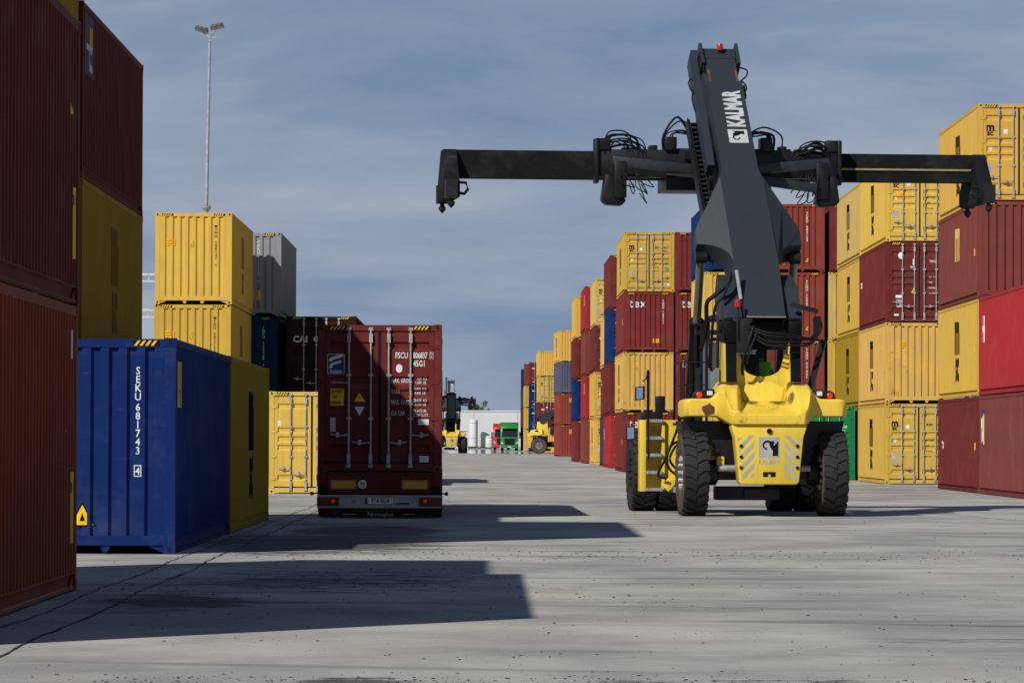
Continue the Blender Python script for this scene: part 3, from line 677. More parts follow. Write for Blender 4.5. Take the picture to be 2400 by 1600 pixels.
far(6.45, 279, [(MBR, 'F', (), (), 'dull maroon container on the ground hidden behind the yellow doors'), (RED, 'F', (), [('WHT', [(T('H', .9, 1., .04, 'CENTER'), 4., 1.7)], .005)], 'red container second up, its side just showing'), (MBR, 'F', (), (), 'dull maroon container third up, its side just showing'), (RED, 'F', (), [('WHT', [(T('H', .9, 1., .04, 'CENTER'), 4., 1.7)], .005)], 'red container topmost, its side just showing')])
osq = [('ORG', [(glyph('rect', .32, .4), -.1, 2.3), (glyph('rect', .14, .2), .75, 1.8)], .004)]
far(6.23, 299, [(MC, 'F', osq, (), 'brown-red container with an orange sticker below the far blue one'), (BLU, 'F', (), (), 'blue container second up in the far row'), (MC, 'F', osq, (), 'brown-red container with an orange sticker under a yellow one'), (YA, 'F', [('ORG', [(glyph('rect', .4, .22), -.1, 2.2)], .004)], (), 'yellow container topmost above the brown-red and blue ones')])
far(6.66, 392, [(REDM, 'F', osq, (), 'red-brown container on the ground beside the far machine'), (REDM, 'F', osq, (), 'red-brown container second up beside the far machine'), (BGR, 'F', (), (), 'worn blue-grey container under the far yellow one'), (YA, 'F', (), MSC_SIDE, 'yellow container topmost above the worn blue-grey one')], R(1.2))
far(5.92, 483, [(YA, 'F', (), (), 'small far yellow container on the ground behind the far machine'), (MC, 'D', wd(), (), 'far brown-red container with doors above the far machine'), (YA, 'D', msc_door(('MSCU', '118200', '45G1')), (), 'far yellow container with doors, third up'), (YA, 'F', [('ORG', [(glyph('rect', .4, .22), -.2, 2.2)], .004)], (), 'far yellow container topmost above yellow doors')], R(.5))
far(5.62, 552, [(NVY, 'D', wd(), (), 'navy container at the bottom, far down the lane'), (BLU, 'D', wd(), (), 'blue container with doors second up, far down the lane'), (BLU, 'D', wd(), (), 'blue container with doors third up, far down the lane'), (MC, 'D', wd(), (), 'brown-red container topmost, far down the lane')])
far(5.05, 565, [(YB, 'F', (), (), 'pale yellow container at the bottom far away behind the blue doors'), (YA, 'F', (), (), 'yellow container second up, a thin strip far away'), (YA, 'F', (), (), 'yellow container third up, a thin strip far away'), (MBR, 'F', (), (), 'dull maroon container topmost far behind the blue doors')])
far(5.0, 606, [(NVY, 'F', (), (), 'farthest navy container at the bottom of the last stack'), (MC, 'F', (), (), 'farthest brown-red container second in the last stack'), (SLT, 'F', (), (), 'farthest slate container third in the last stack'), (NVY, 'F', (), (), 'farthest navy container topmost in the last stack')])
# ------------------------------------------------------------------ reach stacker
KY = paint('machine_yellow_paint', (.78, .56, .055), .34, .03, .30, .06, .35)
KS = paint('machine_slate_paint', (.027, .034, .043), .45, .03, .35, .2, .28)
KS2 = plain('spreader_leg_paint', (.020, .023, .028), .4, var=.35, spec=.5)
KD = plain('machine_black_paint', (.0075, .008, .0095), .42, var=.35, spec=.35)
KG = plain('greasy_black', (.0035, .0033, .003), .5, var=.5, spec=.15)
M_TYRE = plain('tyre_rubber', (.017, .017, .018), .78, var=.35, scale=7, bump=.25)
M_TYREW = plain('tyre_sidewall_dusty', (.075, .052, .040), .85, var=.45, scale=5, bump=.2)
M_RIM = plain('dirty_rim', (.16, .13, .11), .6, .2, var=.4)
M_LUG = plain('wheel_nut_steel', (.45, .44, .42), .5, .1)
M_CHROME = plain('cylinder_chrome', (.30, .28, .22), .35, .5, var=.15)
M_REDL = emit('red_lamp', (1, .05, .02), .25, (.55, .02, .012))
M_REDB = plain('red_beacon_plastic', (.38, .018, .01), .2, var=.1)
M_CLEAR = plain('clear_lamp', (.62, .62, .60), .2)
M_HIVIS = plain('hi_vis_fabric', (.36, .92, .06), .8, var=.1)
M_SKIN = plain('skin', (.42, .24, .17), .6)
M_CLOTH = plain('dark_cloth', (.03, .035, .045), .9)
M_REFL = plain('grey_reflective_tape', (.36, .37, .36), .5, var=.15)
M_GLASS = glass('cab_glass', (.93, .97, .94), .10)
M_MIRROR = plain('mirror_glass', (.75, .77, .8), .04, 1, var=.02)
M_SCUFF = paint('scuffed_black_paint', (.012, .013, .014), .5, .25, .6, .5)

def greasy_yellow():
    g = NG('machine_yellow_greasy'); tc = g.n('ShaderNodeTexCoord'); P = tc.outputs['Object']; sx = g.n('ShaderNodeSeparateXYZ'); g.l(P, sx.inputs[0])
    f = g.noise(P, 1.2, 5, .6); col = g.mix(f, (.78, .56, .055), (.74, .50, .07)); nz = g.noise(P, 5, 8, .72); n2 = g.noise(P, 16, 6, .7, (1, 2, 1))
    ax = g.math('ABSOLUTE', sx.outputs[0]); st = None
    for (x, y, z, r, k) in ((.69, -.24, 2.74, .34, 1.25), (.52, -.6, 2.4, .22, .8), (.30, -.35, 2.32, .30, .75), (.1, -.75, 2.2, .42, .38), (.5, -1.2, 1.9, .5, .35), (1.3, -.6, 2.05, .4, .25)):
        d = None
        for c, o_ in ((ax, x), (sx.outputs[1], y), (sx.outputs[2], z)):
            e = g.math('POWER', g.math('DIVIDE', g.math('SUBTRACT', c, o_), r), 2.); d = e if d is None else g.math('ADD', d, e)
        q = g.math('MULTIPLY', g.math('SUBTRACT', 1., d, True), k); st = q if st is None else g.math('MAXIMUM', st, q)
    m_ = g.math('MULTIPLY', g.math('SUBTRACT', g.math('ADD', g.math('MULTIPLY', st, .5), g.math('ADD', g.math('MULTIPLY', nz, .6), g.math('MULTIPLY', n2, .4))), .68), 7., True)
    m_ = g.math('MULTIPLY', m_, g.math('GREATER_THAN', st, .02))
    col = g.mix(g.math('MULTIPLY', m_, .93), col, (.012, .011, .009))
    col = g.mix(g.math('MULTIPLY', g.ramp(g.noise(P, 2.4, 7, .7, (3, 3, .6)), (.52, 0), (.75, 1)), .35), col, (.40, .27, .05))
    g.l(col, g.b.inputs['Base Color']); g.b.inputs['Roughness'].default_value = .36; g.b.inputs['Specular IOR Level'].default_value = .35
    return g.m
KYC = greasy_yellow()
def tyre_meshes(Rr, w, rim, lugs, lug_len=.42):
    """tyre carcass with separate tread lugs, and a dished rim with nuts; axis = x"""
    h = w / 2; m = MB()
    prof = [(rim, -h * .80), (rim + .05, -h * .98), (Rr * .80, -h * 1.08), (Rr * .93, -h * 1.0), (Rr * .965, -h * .86), (Rr * .968, 0), (Rr * .965, h * .86), (Rr * .93, h * 1.0), (Rr * .80, h * 1.08), (rim + .05, h * .98), (rim, h * .80)]
    n = 48; vs = []; fs = []
    for r, t in prof: vs += [(t, r * math.cos(2 * math.pi * k / n), r * math.sin(2 * math.pi * k / n)) for k in range(n)]
    for i in range(len(prof) - 1):
        for k in range(n): fs.append((i * n + k, i * n + (k + 1) % n, (i + 1) * n + (k + 1) % n, (i + 1) * n + k))
    for i in range(len(prof) - 1):
        m.mi = 1 if (i < 3 or i > 6) else 0
        b = [(i * n + k, i * n + (k + 1) % n, (i + 1) * n + (k + 1) % n, (i + 1) * n + k) for k in range(n)]
        m.add([vs[j] for j in range(i * n, (i + 2) * n)], [tuple(q - i * n for q in f) for f in b])
    m.mi = 0
    for s in (-1, 1):
        for k in range(lugs):
            a = 2 * math.pi * (k + (.5 if s > 0 else 0)) / lugs; da = 2 * math.pi / lugs
            pts = []
            for (t, sk, wd) in ((1.03, 0, .56), (.62, .02, .50), (.30, .22, .48), (.02, .38, .42)):
                for e in (-1, 1):
                    aa = a + da * (sk + e * wd / 2)
                    for r in (Rr * .94, Rr * (1.0 if t < 1 else .985)): pts.append((s * t * h, r * math.cos(aa), r * math.sin(aa)))
            f = []
            for j in range(3):
                q = 4 * j; f += [(q + 1, q + 3, q + 7, q + 5), (q, q + 1, q + 5, q + 4), (q + 2, q + 6, q + 7, q + 3)]
            f += [(0, 2, 3, 1), (12, 13, 15, 14)]
            m.add(pts, f)
    ty = m.mesh('tyre')
    r = MB(); r.lathe([(rim * 1.02, -h * .82), (rim * 1.03, -h * .9), (rim * .94, -h * .9), (rim * .9, -h * .55), (rim * .62, -h * .42), (rim * .60, -h * .62), (rim * .30, -h * .66), (rim * .30, h * .66), (rim * .60, h * .62), (rim * .62, h * .42), (rim * .9, h * .55), (rim * .94, h * .9), (rim * 1.03, h * .9), (rim * 1.02, h * .82)], 'x', 28)
    r.mi = 1
    for s in (-1, 1):
        for k in range(12):
            a = k * math.pi / 6; c = (0, rim * .76 * math.cos(a), rim * .76 * math.sin(a)); r.lathe([(.042, s * h * .45), (.042, s * h * 1.02), (.02, s * h * 1.06)], 'x', 6, c)
    return ty, r.mesh('rim', True)
BIG = tyre_meshes(.885, .50, .40, 24)
for me in BIG: me.set_sharp_from_angle(angle=R(35))
def wheel(parent, x, y, z, meshes, mats_t, mats_r, name='wheel', nuts=True, rz=0):
    w = empty(name, (x, y, z), rz, parent); link('tyre', meshes[0], mats_t, w); link('rim', meshes[1], mats_r, w); return w

def arc(c, r, a0, a1, n=12): return [(c[0] + r * math.cos(a0 + (a1 - a0) * i / n), c[1] + r * math.sin(a0 + (a1 - a0) * i / n)) for i in range(n + 1)]
def hose(pts, r, name, parent, mat=None, n=7, sub=6):
    P = [Vector(p) for p in pts]; o = []
    for i in range(len(P) - 1):
        p0, p1, p2, p3 = P[max(i - 1, 0)], P[i], P[i + 1], P[min(i + 2, len(P) - 1)]
        for k in range(sub):
            t = k / sub; o.append(.5 * (2 * p1 + (p2 - p0) * t + (2 * p0 - 5 * p1 + 4 * p2 - p3) * t * t + (3 * p1 - p0 - 3 * p2 + p3) * t ** 3))
    o.append(P[-1]); m = MB(); m.tube(o, r, n); return m.build(name, mat or M_BLACK, parent, True)

def ram_logo(w):
    """ram-head emblem as polygons in a square of width w"""
    out = []
    a = [(.5 * w * x, .5 * w * y) for x, y in [(.62, .30), (.80, .62), (.86, .58), (.86, -.80), (.30, -.80), (.34, -.35), (.10, .0), (-.02, .32), (.10, .58), (.38, .66)]]
    out.append(np.array(a))
    N_ = 22; o = []; i_ = []
    for k in range(N_ + 1):
        t = R(20 + 250 * k / N_); r0 = .52 - .10 * k / N_; r1 = .30 - .02 * k / N_ + .02
        o.append((-.20 + r0 * math.cos(t), .20 + r0 * 1.0 * math.sin(t))); i_.append((-.20 + r1 * math.cos(t), .20 + r1 * .92 * math.sin(t)))
    horn = [(x * .5 * w, y * .5 * w) for x, y in o + i_[::-1]]
    return [(np.array(a), [list(range(len(a)))]), (np.array(horn), [[k, k + 1, 2 * N_ + 1 - k - 1, 2 * N_ + 1 - k] for k in range(N_)])]

def reach_stacker(loc, yaw, theta, ext, half, label, boom_yaw=0., detail=True, lift=0., sp_yaw=0.):
    o = empty('reach_stacker', loc, yaw); tag(o, label, 'reach stacker', 'yellow reach stackers in the yard')
    # ---- wheels
    for s in (-1, 1): wheel(o, s * 1.43, 0, .885, BIG, [M_TYRE, M_TYREW], [M_RIM, M_LUG])
    for x in (-1.82, -1.24, 1.24, 1.82): wheel(o, x, 6.2, .885, BIG, [M_TYRE, M_TYRE], [M_DARK, M_DARK])
    # ---- chassis
    m = MB(); m.box(-.62, .62, .9, 6.9, .75, 1.35); m.box(-.95, -.62, 1.2, 5.0, .8, 1.2); m.box(.62, .95, 1.2, 5.0, .8, 1.2); m.box(-.60, .60, -.75, .9, .95, 1.8); m.box(-2.0, 2.0, 6.0, 6.4, .7, 1.1); m.build('chassis', KD, o, bevel=.02)
    m = MB(); m.box(-1.15, 1.15, -.16, .16, .74, 1.06); m.lathe([(.2, -1.2), (.26, -1.15), (.26, -.95), (.16, -.9)], 'x', 16, (0, 0, .89)); m.lathe([(.16, .9), (.26, .95), (.26, 1.15), (.2, 1.2)], 'x', 16, (0, 0, .89)); m.build('steer_axle', KD, o, True, 35)
    for s in (-1, 1): m = MB(); m.tube([(s * .95, -.35, .98), (s * .3, -.35, .98)], .07, 10); m.build('steering_cylinder', M_GALV, o, True, 40)
    m = MB(); m.box(-.84, .44, .55, 1.3, .32, .60); m.box(-.30, .44, .45, .55, .34, .56); m.build('belly_box', paint('dark_grey_paint', (.07, .075, .08), .5, .05, .3), o, bevel=.02)
    m = MB(); m.prism([(-1.68, 1.95), (1.68, 1.95), (1.60, 1.55), (1.02, 1.45), (.92, .95), (-.92, .95), (-1.02, 1.45), (-1.60, 1.55)], 'y', -.15, .9); m.build('wheel_arch_block', KD, o)
    # ---- counterweight cowl: lofted sections
    def sst(t): t = max(0, min(1, t)); return t * t * (3 - 2 * t)
    nx, XW = 132, 1.69; secs = []; yF = .35
    for i in range(nx + 1):
        x = -XW + 2 * XW * i / nx; ax = abs(x)
        c = 1 - sst((ax - .72) / .30)                       # 1 in the middle, 0 on the wings
        yr = -.62 - .62 * c; zb = 2.03 - .17 * c
        e = max(0, (ax - 1.52) / (XW - 1.52)); drop = .10 * (1 - math.sqrt(max(0, 1 - e * e))); yr += .16 * (1 - math.sqrt(max(0, 1 - e * e)))
        ridge = sst((1.20 - ax) / .34) ** 1.7 if ax > .86 else 1.
        def zt(y):
            t = sst((y + 1.15) / .95)
            side = 2.16 + .24 * sst((y + 1.2) / .5) if c > .5 else 2.40
            base = side * c + 2.40 * (1 - c)
            r = base + .35 * ridge * min(1, max(0, (y + 1.08) / .78)) ** .8
            trough = 1 - sst((ax - (.55 - .12 * t)) / .10)
            f = 2.10 + .26 * t
            return (r * (1 - trough) + f * trough) - drop
        z0 = zt(yr); pr = [(yr + .45, zb + .0), (yr + .06, zb), (yr + .01, zb + .03)]
        rr = min(.05, (z0 - zb) * .3)
        pr.append((yr, z0 - rr))
        for k in range(1, 5): a = k / 4 * math.pi / 2; pr.append((yr + rr * (1 - math.cos(a)), z0 - rr + rr * math.sin(a) + (zt(yr + rr * (1 - math.cos(a))) - z0)))
        for k in range(1, 13): y = yr + rr + (yF - yr - rr) * k / 12; pr.append((y, zt(y)))
        pr.append((yF, zb + .05))
        secs.append([(x, y, z) for y, z in pr])
    m = MB(); n = len(secs[0]); vs = [p for s_ in secs for p in s_]
    fs = [(i * n + k, i * n + k + 1, (i + 1) * n + k + 1, (i + 1) * n + k) for i in range(nx) for k in range(n - 1)]
    fs += [(i * n + n - 1, i * n, (i + 1) * n, (i + 1) * n + n - 1) for i in range(nx)]
    fs += [tuple(range(n)), tuple(range(nx * n, (nx + 1) * n))[::-1]]
    m.add(vs, fs); cowl = m.build('counterweight_cowl', KYC, o, True, 55)
    # rust scar on the rear of the wing, grease smears on the trough
    rs = random.Random(3); pts = [(-1.17 + .14 * math.cos(t * .5) * rs.uniform(.7, 1.15), 2.18 + .115 * math.sin(t * .5) * rs.uniform(.75, 1.2)) for t in range(13)]
    m = MB(); m.add([(x, -.628, z) for x, z in pts], [tuple(range(13))]); tag(m.build('rust_patch', M_RUST, cowl), 'brown rust scar in the paint')
    # ---- rear panel
    PY = -1.16
    m = MB(); m.prism([(-.78, 1.86), (-.70, 1.62), (-.61, .72), (-.57, .66), (.57, .66), (.61, .72), (.70, 1.62), (.78, 1.86)], 'y', PY, PY + .5); panel = m.build('rear_panel', KY, o, bevel=.025)
    def flat(nm, mat, glyphs, y, par, label=None):
        m = MB()
        for g, u, v in glyphs: m.add([(a + u, y, b + v) for a, b in g[0]], g[1])
        ob = m.build(nm, mat, par)
        if label: ob['label'] = label
        return ob
    sl = .17
    for s in (-1, 1):
        for k in range(5):
            z = 1.757 - .217 * k; lo, hi = .31, .615 - .022 * k; dr_ = .31 * (hi - lo) / .29
            p = [(s * lo, z), (s * hi, z - dr_), (s * hi, z - dr_ - .11), (s * lo, z - .115)]
            if k == 0: p = [(s * (lo + .10), 1.65), (s * hi, z - dr_), (s * hi, z - dr_ - .11), (s * (lo + .005), 1.65)]
            if k == 4: p = [(s * lo, .90), (s * lo, .81), (s * (lo + .085), .81)]
            flat('reflective_stripe', M_REFL, [((np.array(p), [list(range(len(p)))]), 0, 0)], PY - .003, panel)
        flat('reflective_stripe', M_REFL, [((np.array([(s * .56, 1.60), (s * .66, 1.60), (s * .65, 1.53)]), [[0, 1, 2]]), 0, 0)], PY - .003, panel)
        for z in (1.44, 1.22, 1.00): m = MB(); m.lathe([(.036, PY - .006), (.036, PY - .02), (.02, PY - .02), (.018, PY - .008)], 'y', 12, (s * .575, 0, z)); m.build('bolt_socket', M_DARK, panel)
    flat('logo_plate', M_REFL, [(glyph('rect', .42, .42), 0, 1.41)], PY - .003, panel, 'grey square plate behind the ram emblem')
    flat('ram_emblem', M_BLKT, [(g, 0, 1.41) for g in ram_logo(.42)], PY - .006, panel, 'black ram head emblem')
    e = MB(); e.lathe([(.018, PY - .008), (.016, PY - .0085)], 'y', 10, (.10, 0, 1.475)); e.build('emblem_eye', M_REFL, panel)
    flat('lettering', M_REFL, [(T('KALMAR', .135, .86, .03, 'CENTER'), 0, 1.075)], PY - .003, panel, 'grey letters under the emblem')
    m = MB(); m.lathe([(.055, PY - .005), (.055, PY - .03), (.03, PY - .032), (.028, PY - .02)], 'y', 14, (0, 0, 1.74)); m.build('rear_camera', M_BLACK, panel)
    m = MB(); m.box(-.13, -.025, PY - .004, PY, .815, .915); m.box(.025, .13, PY - .004, PY, .815, .915); m.box(-.03, .03, PY - .004, PY, .87, .915); m.build('tow_hitch_shade', M_HOLE, panel)  # no recess here, black boxes paint the shade of the hitch slots
    # ---- tail lamps on the wings
    for s in (-1, 1):
        m = MB(); m.prism([(-.23, 2.38), (-.20, 2.52), (-.13, 2.57), (.20, 2.60), (.25, 2.38)] if s < 0 else [(-.25, 2.38), (-.20, 2.60), (.13, 2.57), (.20, 2.52), (.23, 2.38)], 'y', -.42, -.12)
        for i_, v_ in enumerate(m.v): m.v[i_] = (v_[0] + s * 1.24, v_[1], v_[2])
        h = m.build('tail_lamp_housing', KD, o, bevel=.012)
        m = MB(); m.lathe([(.062, -.42), (.062, -.445), (.04, -.455)], 'y', 14, (s * 1.345, 0, 2.475)); m.build('tail_lamp', M_REDL, h)
        m = MB(); m.box(s * 1.13 - .055, s * 1.13 + .055, -.44, -.42, 2.47, 2.56); m.build('reversing_lamp', M_CLEAR, h)
    for s in (-1, 1):
        m = MB(); m.box(s * .98 - .07, s * .98 + .07, -.2, -.15, 1.25, 1.36); lb = m.build('socket_box', M_DARK, o)
    m = MB(); m.box(-.95, -.80, -.2, -.15, 1.02, 1.22); m.build('lock_box', KY, o)
    # ---- A-frame columns and the saddle plate between them
    for s in (-1, 1):
        m = MB(); x0, x1 = sorted((s * .56, s * .77))
        m.prism([(-.30, 2.35), (-.22, 3.2), (-.14, 3.80), (.0, 3.95), (.55, 3.95), (.85, 3.7), (1.15, 2.0)], 'x', x0, x1); colm = m.build('boom_column', KY, o, bevel=.02)
        m = MB(); m.prism([(-.305, 2.6), (-.225, 3.2), (-.145, 3.79), (-.135, 3.79), (-.215, 3.2), (-.295, 2.6)], 'x', x0 - .004, x1 + .004); tag(m.build('grease_coat', KG, colm), 'black grease coat on the rear face')
        m = MB(); m.prism([(-.21, 3.55), (-.21, 3.99), (.1, 4.06), (.62, 4.06), (.7, 3.6)], 'x', *sorted((s * .53, s * .80))); m.build('pivot_bearing', KG, colm, bevel=.015)
        m = MB(); m.lathe([(.0, s * .77), (.13, s * .775), (.13, s * .86), (.0, s * .865)], 'x', 16, (0, .35, 3.9)); m.build('pivot_pin', KD, colm)
    m = MB(); u = [(-.56, 2.3), (.56, 2.3), (.56, 3.32), (.47, 3.32)] + [(.40 * math.sin(t), 2.98 + .10 - .22 * math.cos(t) + .0) for t in [R(90 - k * 15) for k in range(13)]] + [(-.47, 3.32), (-.56, 3.32)]
    m.prism(u, 'y', -.02, .04); m.build('saddle_plate', KY, o)
    m = MB(); m.box(-.52, .52, .1, .4, 3.42, 3.98); m.build('pivot_housing', KG, o)
    m = MB(); m.add([(-.34, -.20, 2.28), (.34, -.20, 2.28), (.45, -.06, 2.64), (.18, -.03, 2.76), (-.20, -.03, 2.76), (-.45, -.06, 2.64)], [(0, 1, 2, 3, 4, 5)]); m.add([(-.34, -.20, 2.28), (-.45, -.06, 2.64), (-.56, -.02, 2.4)], [(0, 1, 2)]); m.add([(.34, -.20, 2.28), (.45, -.06, 2.64), (.56, -.02, 2.4)], [(0, 1, 2)]); m.build('saddle_fairing', KY, o)
    # ---- boom, in its own frame (x across, u along, n up off the top face)
    pv = Vector((.07, -.15, 4.085)); ct, stn = math.cos(theta), math.sin(theta); RZ = Matrix.Rotation(boom_yaw, 3, 'Z')
    def B(x, u_, n_): return tuple(pv + RZ @ Vector((x, u_ * ct - n_ * stn, u_ * stn + n_ * ct)))
    def bprism(m, xs_u, n0, n1):        # outline in (x,u), thickness in n
        k = len(xs_u); m.add([B(x, u_, n0) for x, u_ in xs_u] + [B(x, u_, n1) for x, u_ in xs_u], [tuple(range(k))[::-1], tuple(range(k, 2 * k))] + [(i, (i + 1) % k, k + (i + 1) % k, k + i) for i in range(k)])
    def bbox(m, x0, x1, u0, u1, n0, n1): bprism(m, [(x0, u0), (x1, u0), (x1, u1), (x0, u1)], n0, n1)
    half_w = [(0, .405), (1.6, .468), (3.95, .465), (4.25, .395), (6.9, .385)]
    oth = [(w, u_) for u_, w in half_w]; out_l = [(-w, u_) for w, u_ in oth][::-1]
    m = MB(); bprism(m, oth + out_l, -.03, 0); bprism(m, [(w - .0, u_ ) for w, u_ in oth] + out_l, -.93, -.90)
    for s in (-1, 1): bprism(m, [(s * w, u_) for w, u_ in oth] + [(s * (w - .03), u_) for w, u_ in oth][::-1], -.90, -.03)
    boom = m.build('boom', KS, o)
    m = MB(); bbox(m, -.385, .385, .35, .37, -.9, -.03); m.build('boom_interior_shade', M_HOLE, boom)  # black plate painting the shade deep in the open boom end
    m = MB(); bbox(m, -.41, .41, -.012, .004, -.02, .006); m.build('end_lip', M_GALV, boom)
    for s in (-1, 1):       # flared wings carrying the lift cylinders
        top = [(.462, 4.02, 0), (.80, 3.30, -.10), (1.08, 2.78, -.22), (1.12, 2.66, -.25), (1.12, 2.34, -.32), (.98, 2.33, -.31), (.80, 2.25, -.26), (.64, 2.10, -.19), (.53, 1.90, -.11), (.468, 1.62, -.04)]
        k = len(top); m = MB(); m.add([B(s * x, u_, n_) for x, u_, n_ in top] + [B(s * x, u_, n_ - (.5 if x < 1 else .34)) for x, u_, n_ in top], [tuple(range(k)), tuple(range(k, 2 * k))[::-1]] + [(i, (i + 1) % k, k + (i + 1) % k, k + i) for i in range(k)])
        m.build('boom_wing', KS, boom, True, 50)
    for s in (-1, 1):
        m = MB(); m.add([B(s * x, u_, n_) for x in (.47, .80) for u_, n_ in ((-.02, -.35), (.12, -.15), (.9, -.10), (1.5, -.35), (1.3, -.85), (.2, -.98), (-.02, -.8))], [tuple(range(7)), tuple(range(7, 14))[::-1]] + [(i, (i + 1) % 7, 7 + (i + 1) % 7, 7 + i) for i in range(7)]); m.build('pivot_cheek', KS, boom)
    m = MB(); bbox(m, -.335, .335, 6.2, 6.9 + ext, -.82, -.06); m.build('boom_extension', M_SCUFF if False else KS, boom)
    ue = 6.9 + ext
    m = MB(); bbox(m, -.345, .345, ue - .30, ue, -.83, -.05)
    for s in (-1, 1): bprism(m, [(s * .36, ue - .5), (s * .43, ue - .5), (s * .43, ue + .10), (s * .36, ue + .10)], -.35, .02)
    m.build('boom_head', KS, boom)
    m = MB(); 
    for s in (-1, 1): bbox(m, s * .30 - .025, s * .30 + .025, 6.92, 7.3, -.058, -.056)
    m.build('wear_marks', M_RUST, boom)
    m = MB(); c = Vector(B(.02, ue - .1, 0)); m.lathe([(.07, 0), (.07, .10), (.055, .14), (0, .15)], 'z', 14, c); m.build('warning_beacon', M_REDB, boom, True, 40)
    # print on the boom's top face
    def bdec(nm, mat, glyphs, n_, lab, rot90=True):
        m = MB()
        for g, x, u_ in glyphs: m.add([B(x - b, u_ + a, n_) if rot90 else B(x + a, u_ + b, n_) for a, b in g[0]], g[1])
        ob = m.build(nm, mat, boom); ob['label'] = lab
    bdec('lettering', plain('boom_lettering_grey', (.46, .47, .48), .6, var=.12), [(T('KALMAR', .52, .54, .05, 'LEFT'), .27, 5.50)], .004, 'pale grey lettering running up the boom')
    bdec('logo_plate', plain('boom_lettering_grey', (.46, .47, .48), .6, var=.12), [(glyph('rect', .40, .42), .085, 5.22)], .004, 'pale grey square behind the ram emblem')
    bdec('ram_emblem', M_BLKT, [(g, .085, 5.22) for g in ram_logo(.36)], .007, 'black ram head emblem')
    # hose guide beam and energy chain on the boom's left flank
    m = MB(); bbox(m, -.66, -.50, 4.45, 7.75, -.42, -.10); bprism(m, [(-.66, 7.75), (-.50, 7.75), (-.46, 7.95), (-.60, 7.95)], -.42, -.10); m.build('hose_guide', KS, boom)
    m = MB(); bbox(m, -.84, -.815, 2.75, 6.2, -.72, -.45); bbox(m, -.60, -.58, 3.2, 6.2, -.72, -.45); m.build('chain_tray', KD, boom)
    for k in range(23 if detail else 0):
        m = MB(); uu = 3.0 + k * .14; bbox(m, -.80, -.61, uu, uu + .035, -.60, -.50); bbox(m, -.80, -.775, uu, uu + .12, -.64, -.48); bbox(m, -.635, -.61, uu, uu + .12, -.64, -.48); m.build('chain_link', M_DARK, boom)
    m = MB(); bbox(m, -.77, -.64, 2.9, 6.1, -.70, -.66); m.build('hose_bundle', M_GALV, boom)
    if detail:
        for pts in (((.38, 7.0, -.1), (.52, 7.12, -.05), (.56, 7.35, -.1), (.42, 7.5, -.2), (.36, 7.3, -.3)), ((.38, 6.6, -.2), (.50, 6.85, -.15), (.44, 7.1, -.2), (.37, 7.15, -.3)), ((-.62, 7.2, -.2), (-.74, 7.05, -.2), (-.70, 6.85, -.25), (-.62, 6.9, -.3)), ((-.62, 6.8, -.2), (-.72, 6.6, -.2), (-.68, 6.3, -.3), (-.62, 6.25, -.3)), ((-.45, 7.7, -.1), (-.40, 7.75, .02), (-.36, 7.6, -.02), (-.40, 7.3, -.12))):
            hose([B(*p) for p in pts], .017, 'hose', boom)
        m = MB()
        for uu in (6.55, 6.78): bbox(m, .38, .46, uu, uu + .1, -.2, -.1)
        m.build('hose_bracket', KD, boom)
    # ---- lift cylinders
    for s in (-1, 1):
        a = Vector((s * .92, 5.0, 1.25)); b = Vector(B(s * 1.0, 2.25, -.62)); d = (b - a); L = d.length; d.normalize(); k = min(.72, 3.6 / L)
        m = MB(); m.tube([a, a + d * (L * k - .2), a + d * (L * k - .2), a + d * L * k], [.148, .148, .165, .165], 18); cy = m.build('lift_cylinder', KD, o, True, 35)
        m = MB(); m.tube([a + d * (L * k - .02), b], .088, 16); m.build('piston_rod', M_CHROME, cy, True, 40)
        m = MB(); m.lathe([(.13, -.12), (.13, .12)], 'x', 14, b); m.build('rod_eye', KD, cy)
    # ---- cab with the driver
    m = MB(); m.box(-.80, .80, 1.25, 2.95, 2.05, 2.2); m.box(-.80, .80, 1.2, 3.0, 4.05, 4.18)
    for x in (-.78, .72):
        for y in (1.25, 2.88): m.box(x, x + .06, y, y + .06, 2.2, 4.05)
    m.box(-.78, .78, 1.25, 1.31, 2.2, 2.62); m.box(-.78, -.72, 1.31, 2.88, 2.2, 2.9); m.box(.72, .78, 1.31, 2.88, 2.2, 2.9); cab = m.build('cab', KD, o, bevel=.015)
    for nm, q in (('rear_window', ((-.72, 1.28, 2.62), (.72, 1.28, 2.62), (.72, 1.28, 4.05), (-.72, 1.28, 4.05))), ('windscreen', ((-.72, 2.92, 2.2), (.72, 2.92, 2.2), (.72, 2.92, 4.05), (-.72, 2.92, 4.05))), ('side_window', ((-.75, 1.31, 2.9), (-.75, 2.88, 2.9), (-.75, 2.88, 4.05), (-.75, 1.31, 4.05))), ('side_window', ((.75, 1.31, 2.9), (.75, 2.88, 2.9), (.75, 2.88, 4.05), (.75, 1.31, 4.05)))):
        m = MB(); m.quad(*q); m.build(nm, M_GLASS, cab)
    m = MB(); m.box(-.42, .16, 1.55, 1.68, 2.6, 3.35); m.box(-.42, .16, 1.6, 2.1, 2.5, 2.65); m.build('seat', M_CLOTH, cab, bevel=.04)
    # ---- steps, fender and front-left platform
    m = MB(); m.box(-2.16, -2.02, 3.35, 3.72, .46, 1.98); fe = m.build('fender', KY, o, bevel=.02)
    m = MB(); m.box(-1.66, -1.18, 3.5, 3.56, .62, 1.98); m.box(-2.02, -1.18, 3.56, 5.1, 1.86, 1.98); m.box(-1.68, -1.62, 3.40, 3.9, .5, 1.98); m.build('fender_plate', KY, fe)
    m = MB(); m.box(-2.02, -1.66, 3.85, 3.88, .5, 1.9); m.build('ladder_back', KY, fe)
